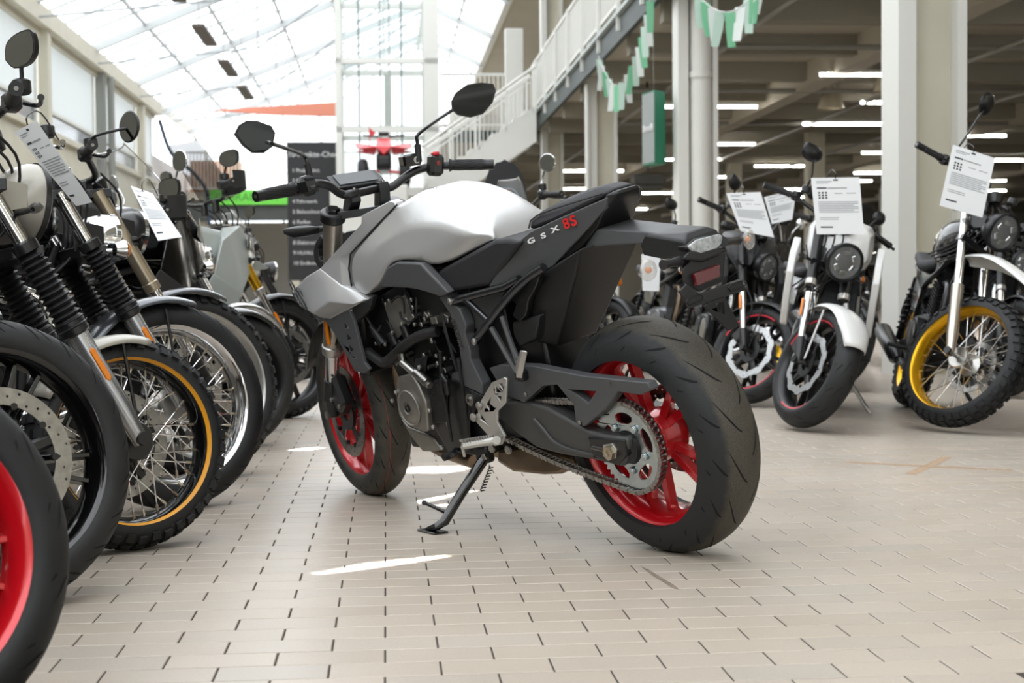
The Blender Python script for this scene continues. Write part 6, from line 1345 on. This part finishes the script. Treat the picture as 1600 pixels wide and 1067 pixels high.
# far gallery with its railing, banner and end wall
ga = struct(hb_obj('trim_21', CONC, None, (LW, 1.4, 58, 64, 4.2, 4.5)))
hb_obj('gallery_beam', mat('gallery_dark', '4c4f4c', .6), ga, (LW, 1.4, 57.9, 58, 3.4, 4.1)); 
for a in (-7, -3.6, -.2): hb_obj('gallery_post', CREAM, ga, (a, a + .3, 58.1, 58.4, 0, 4.2))
gr_ = thing('gallery_railing', 'white railing along the far gallery with motorcycles behind it', 'railing', MX.Identity(4))
hb_obj('handrail', WALLW, gr_, (LW, 1.4, 57.9, 57.98, 5.95, 6.03), (LW, 1.4, 57.9, 57.98, 4.6, 4.66))
mb = MB()
for i in range(76): a = -8.4 + i * .13; hbox(mb, a, a + .04, 57.92, 57.96, 4.62, 6.0)
stuff(mb.obj('baluster', WALLW, gr_, clean=False))
bn = thing('green_banner', 'bright green banner strip reading GEBRAUCHT below the far gallery railing', 'banner', MX.Translation(W(-4.3, 57.75, 4.28)) @ MX.Rotation(HA, 4, 'Z'))
MB().box((0, 0, 0), (4.6, .03, .56)).obj('sheet', mat('banner_green', '6fd04a', .6), bn); text_obj('GEBRAUCHT', .42, mat('banner_print', '3f8a2c', .6), bn, (-.9, -.02, 0), (1, 0, 0), (0, 0, 1), depth=.004)
bx_ = thing('wooden_crate', 'long orange-brown wooden crate behind the far gallery railing', 'crate', MX.Translation(W(-6.45, 58.6, 4.5)) @ MX.Rotation(HA, 4, 'Z'))
for i in range(5): MB().box((.0, -.4, .13 + i * .24), (1.9, .04, .22)).obj('plank', mat('crate_wood', 'b98252', .6, noise=.15, nscale=3), bx_)
MB().box((0, 0, .6), (1.86, .74, 1.18)).obj('body', MATS['crate_wood'], bx_)
wf = struct(hb_obj('wall_far', WALLW, None, (LW, BAL - .5, 64, 64.2, 0, 3.6)))
for a in [LW + i * 1.6 for i in range(8)]: hb_obj('mullion', WALLW, wf, (a, a + .08, 64, 64.1, 3.6, 9.4))
for z in (5.6, 7.6): hb_obj('mullion', WALLW, wf, (LW, BAL - .5, 64, 64.1, z, z + .08))
hb_obj('glass_panel', GLS, wf, (LW, BAL - .5, 64.04, 64.05, 3.6, 9.6))
# black check-list banner
cb_ = thing('checklist_banner', 'tall black banner listing the 10-Punkte-Check left of the lift tower', 'banner', MX.Translation(W(-1.95, 42.9, 1.0)) @ MX.Rotation(HA, 4, 'Z'))
MB().box((0, 0, 1.95), (1.6, .04, 3.9)).obj('sheet', mat('banner_black', '2b2b2d', .6), cb_); MB().box((0, 0, -.5), (.06, .06, 1.0)).obj('foot', BLKS, cb_)
text_obj('10-Punkte-Check', .215, PTITLE, cb_, (-.02, -.024, 3.55), (1, 0, 0), (0, 0, 1), depth=.003)
for i, s_ in enumerate(('1 Probefahrt', '2 Bremsen', '3 Motor', '4 Fahrwerk', '5 Beleuchtung', '6 Reifen', '7 Kette', '8 Elektronik', '9 HU/AU', '10 Endkontrolle')):
    text_obj(s_, .15, PTITLE, cb_, (-.66, -.024, 3.1 - i * .29), (1, 0, 0), (0, 0, 1), depth=.003, align='LEFT')
# orange sail under the far roof
Q = [ppt(325, 172, 50), ppt(532, 159, 47), ppt(532, 181, 47), ppt(430, 179, 48.5)]
sl_ = thing('shade_sail', 'orange shade sail stretched high across the far end', 'sail', MX.Translation(Q[0]))
MB().plate([q - Q[0] for q in Q], (0, .3, .01)).obj('cloth', mat('sail_orange', 'd98a72', .8), sl_)
# dark garland of cable along the far left wall
t = thing('cable_garland', 'dark drooping cable loom on the far end of the left wall', 'cable', MX.Translation(W(-7.3, 50, 6)))
MB().tube(smooth_path([V((0, 0, .3)), V((.1, 1, -.6)), V((.15, 3, -.9)), V((.1, 5, -1.1)), V((.1, 7.0, -1.6)), V((.1, 7.3, -2.8))], 6), .07, 6).obj('loom', mat('loom_blue', '3c4a5e', .7), t)
struct(hb_obj('wall_left_end', mat('pale_wall', 'cfc9c6', .7), None, (LW - .3, LW - .05, 50, 64, 0, 5.2)))
# feather flag behind the silver motorcycle
ff = thing('feather_flag', 'black rounded feather flag with emblem behind the silver tank', 'flag', MX.Translation(ppt(789, 330, 9.9)))
pts = []
for k in range(24):
    g = 2 * math.pi * k / 24; pts.append(V((.155 * math.copysign(abs(math.cos(g)) ** .8, math.cos(g)), 0, (.33 if math.sin(g) > 0 else .6) * math.sin(g))))
MB().plate(pts, (0, .01, 0)).obj('cloth', mat('flag_black', '232326', .7), ff, bevel=.002)
MB().tube([V((-.16, .005, -1.18)), V((-.16, .005, .0)), V((-.10, .005, .27)), V((0, .005, .335)), V((.09, .005, .28))], .006, 6).obj('pole', BLKS, ff)
[MB().tube(smooth_path([V((x0 + dx_ * .04, -.004, .06 + .016 * (1 if (i_ + k_) % 2 else -1))) for i_, dx_ in enumerate((0, .5, 1, 1.5))], 4), .005, 6).obj('brush_stroke', PTITLE, ff) for k_, x0 in enumerate((-.105, -.045, .015, .06))]; MB().tube(smooth_path([V((-.09, -.004, .10)), V((-.05, -.004, .145)), V((.05, -.004, .145)), V((.09, -.004, .10))], 5), .003, 6).obj('arc', mat('steel_blue', '8497a8', .5), ff); MB().box((0, -.003, .125), (.06, .003, .03), bev=.001).obj('emblem', REDP, ff)

# narrow area lamps added under the roof stand in for sunlight slivers on tiles
SLIVC = (1, .96, .9)
def sliver(px0, py0, px1, py1, w, power, skew=0.0):
    a0, b0 = gp(px0, py0), gp(px1, py1)
    for f0, f1, k in ((0, 1, .22), (.12, .86, .5), (.25, .68, .85), (.33, .55, 1)):
        a, b = a0.lerp(b0, f0), a0.lerp(b0, f1); c = (a + b) / 2 + V((0, (1 - k) * w * skew, 0)); d = (b - a); L = d.length; src = c + V((-.9, 2.2, 8.2))
        l = bpy.data.lights.new('sliver_lamp', 'AREA'); l.shape = 'RECTANGLE'; l.size = L; l.size_y = w * k; l.energy = power * L * w * k * 220; l.color = SLIVC; l.spread = R(.35)
        o = bpy.data.objects.new('sliver_lamp', l); COL.objects.link(o); z = (src - c).normalized(); x = (d - z * d.dot(z)).normalized(); y = z.cross(x)
        mm = MX((x, y, z)).transposed().to_4x4(); mm.translation = src; o.matrix_world = mm
sliver(500, 894, 695, 867, .042, .8, -.4); sliver(565, 803, 740, 766, .018, .8); sliver(580, 808, 705, 788, .042, .8, .4); sliver(455, 703, 502, 699, .06, .8); sliver(628, 738, 735, 728, .20, .45)

for (a_, b_) in ((6.5, 12), (9.5, 15), (13, 19), (6.5, 4), (10, 7), (6.5, -4), (10, 0), (14, 8), (6.5, -12), (11, -9), (18, 22), (16, 27), (22, 33)):
    hb_obj('tube_lamp', MATS['tube_light'], mz, (a_, a_ + 2, b_, b_ + .07, 4.24, 4.29))
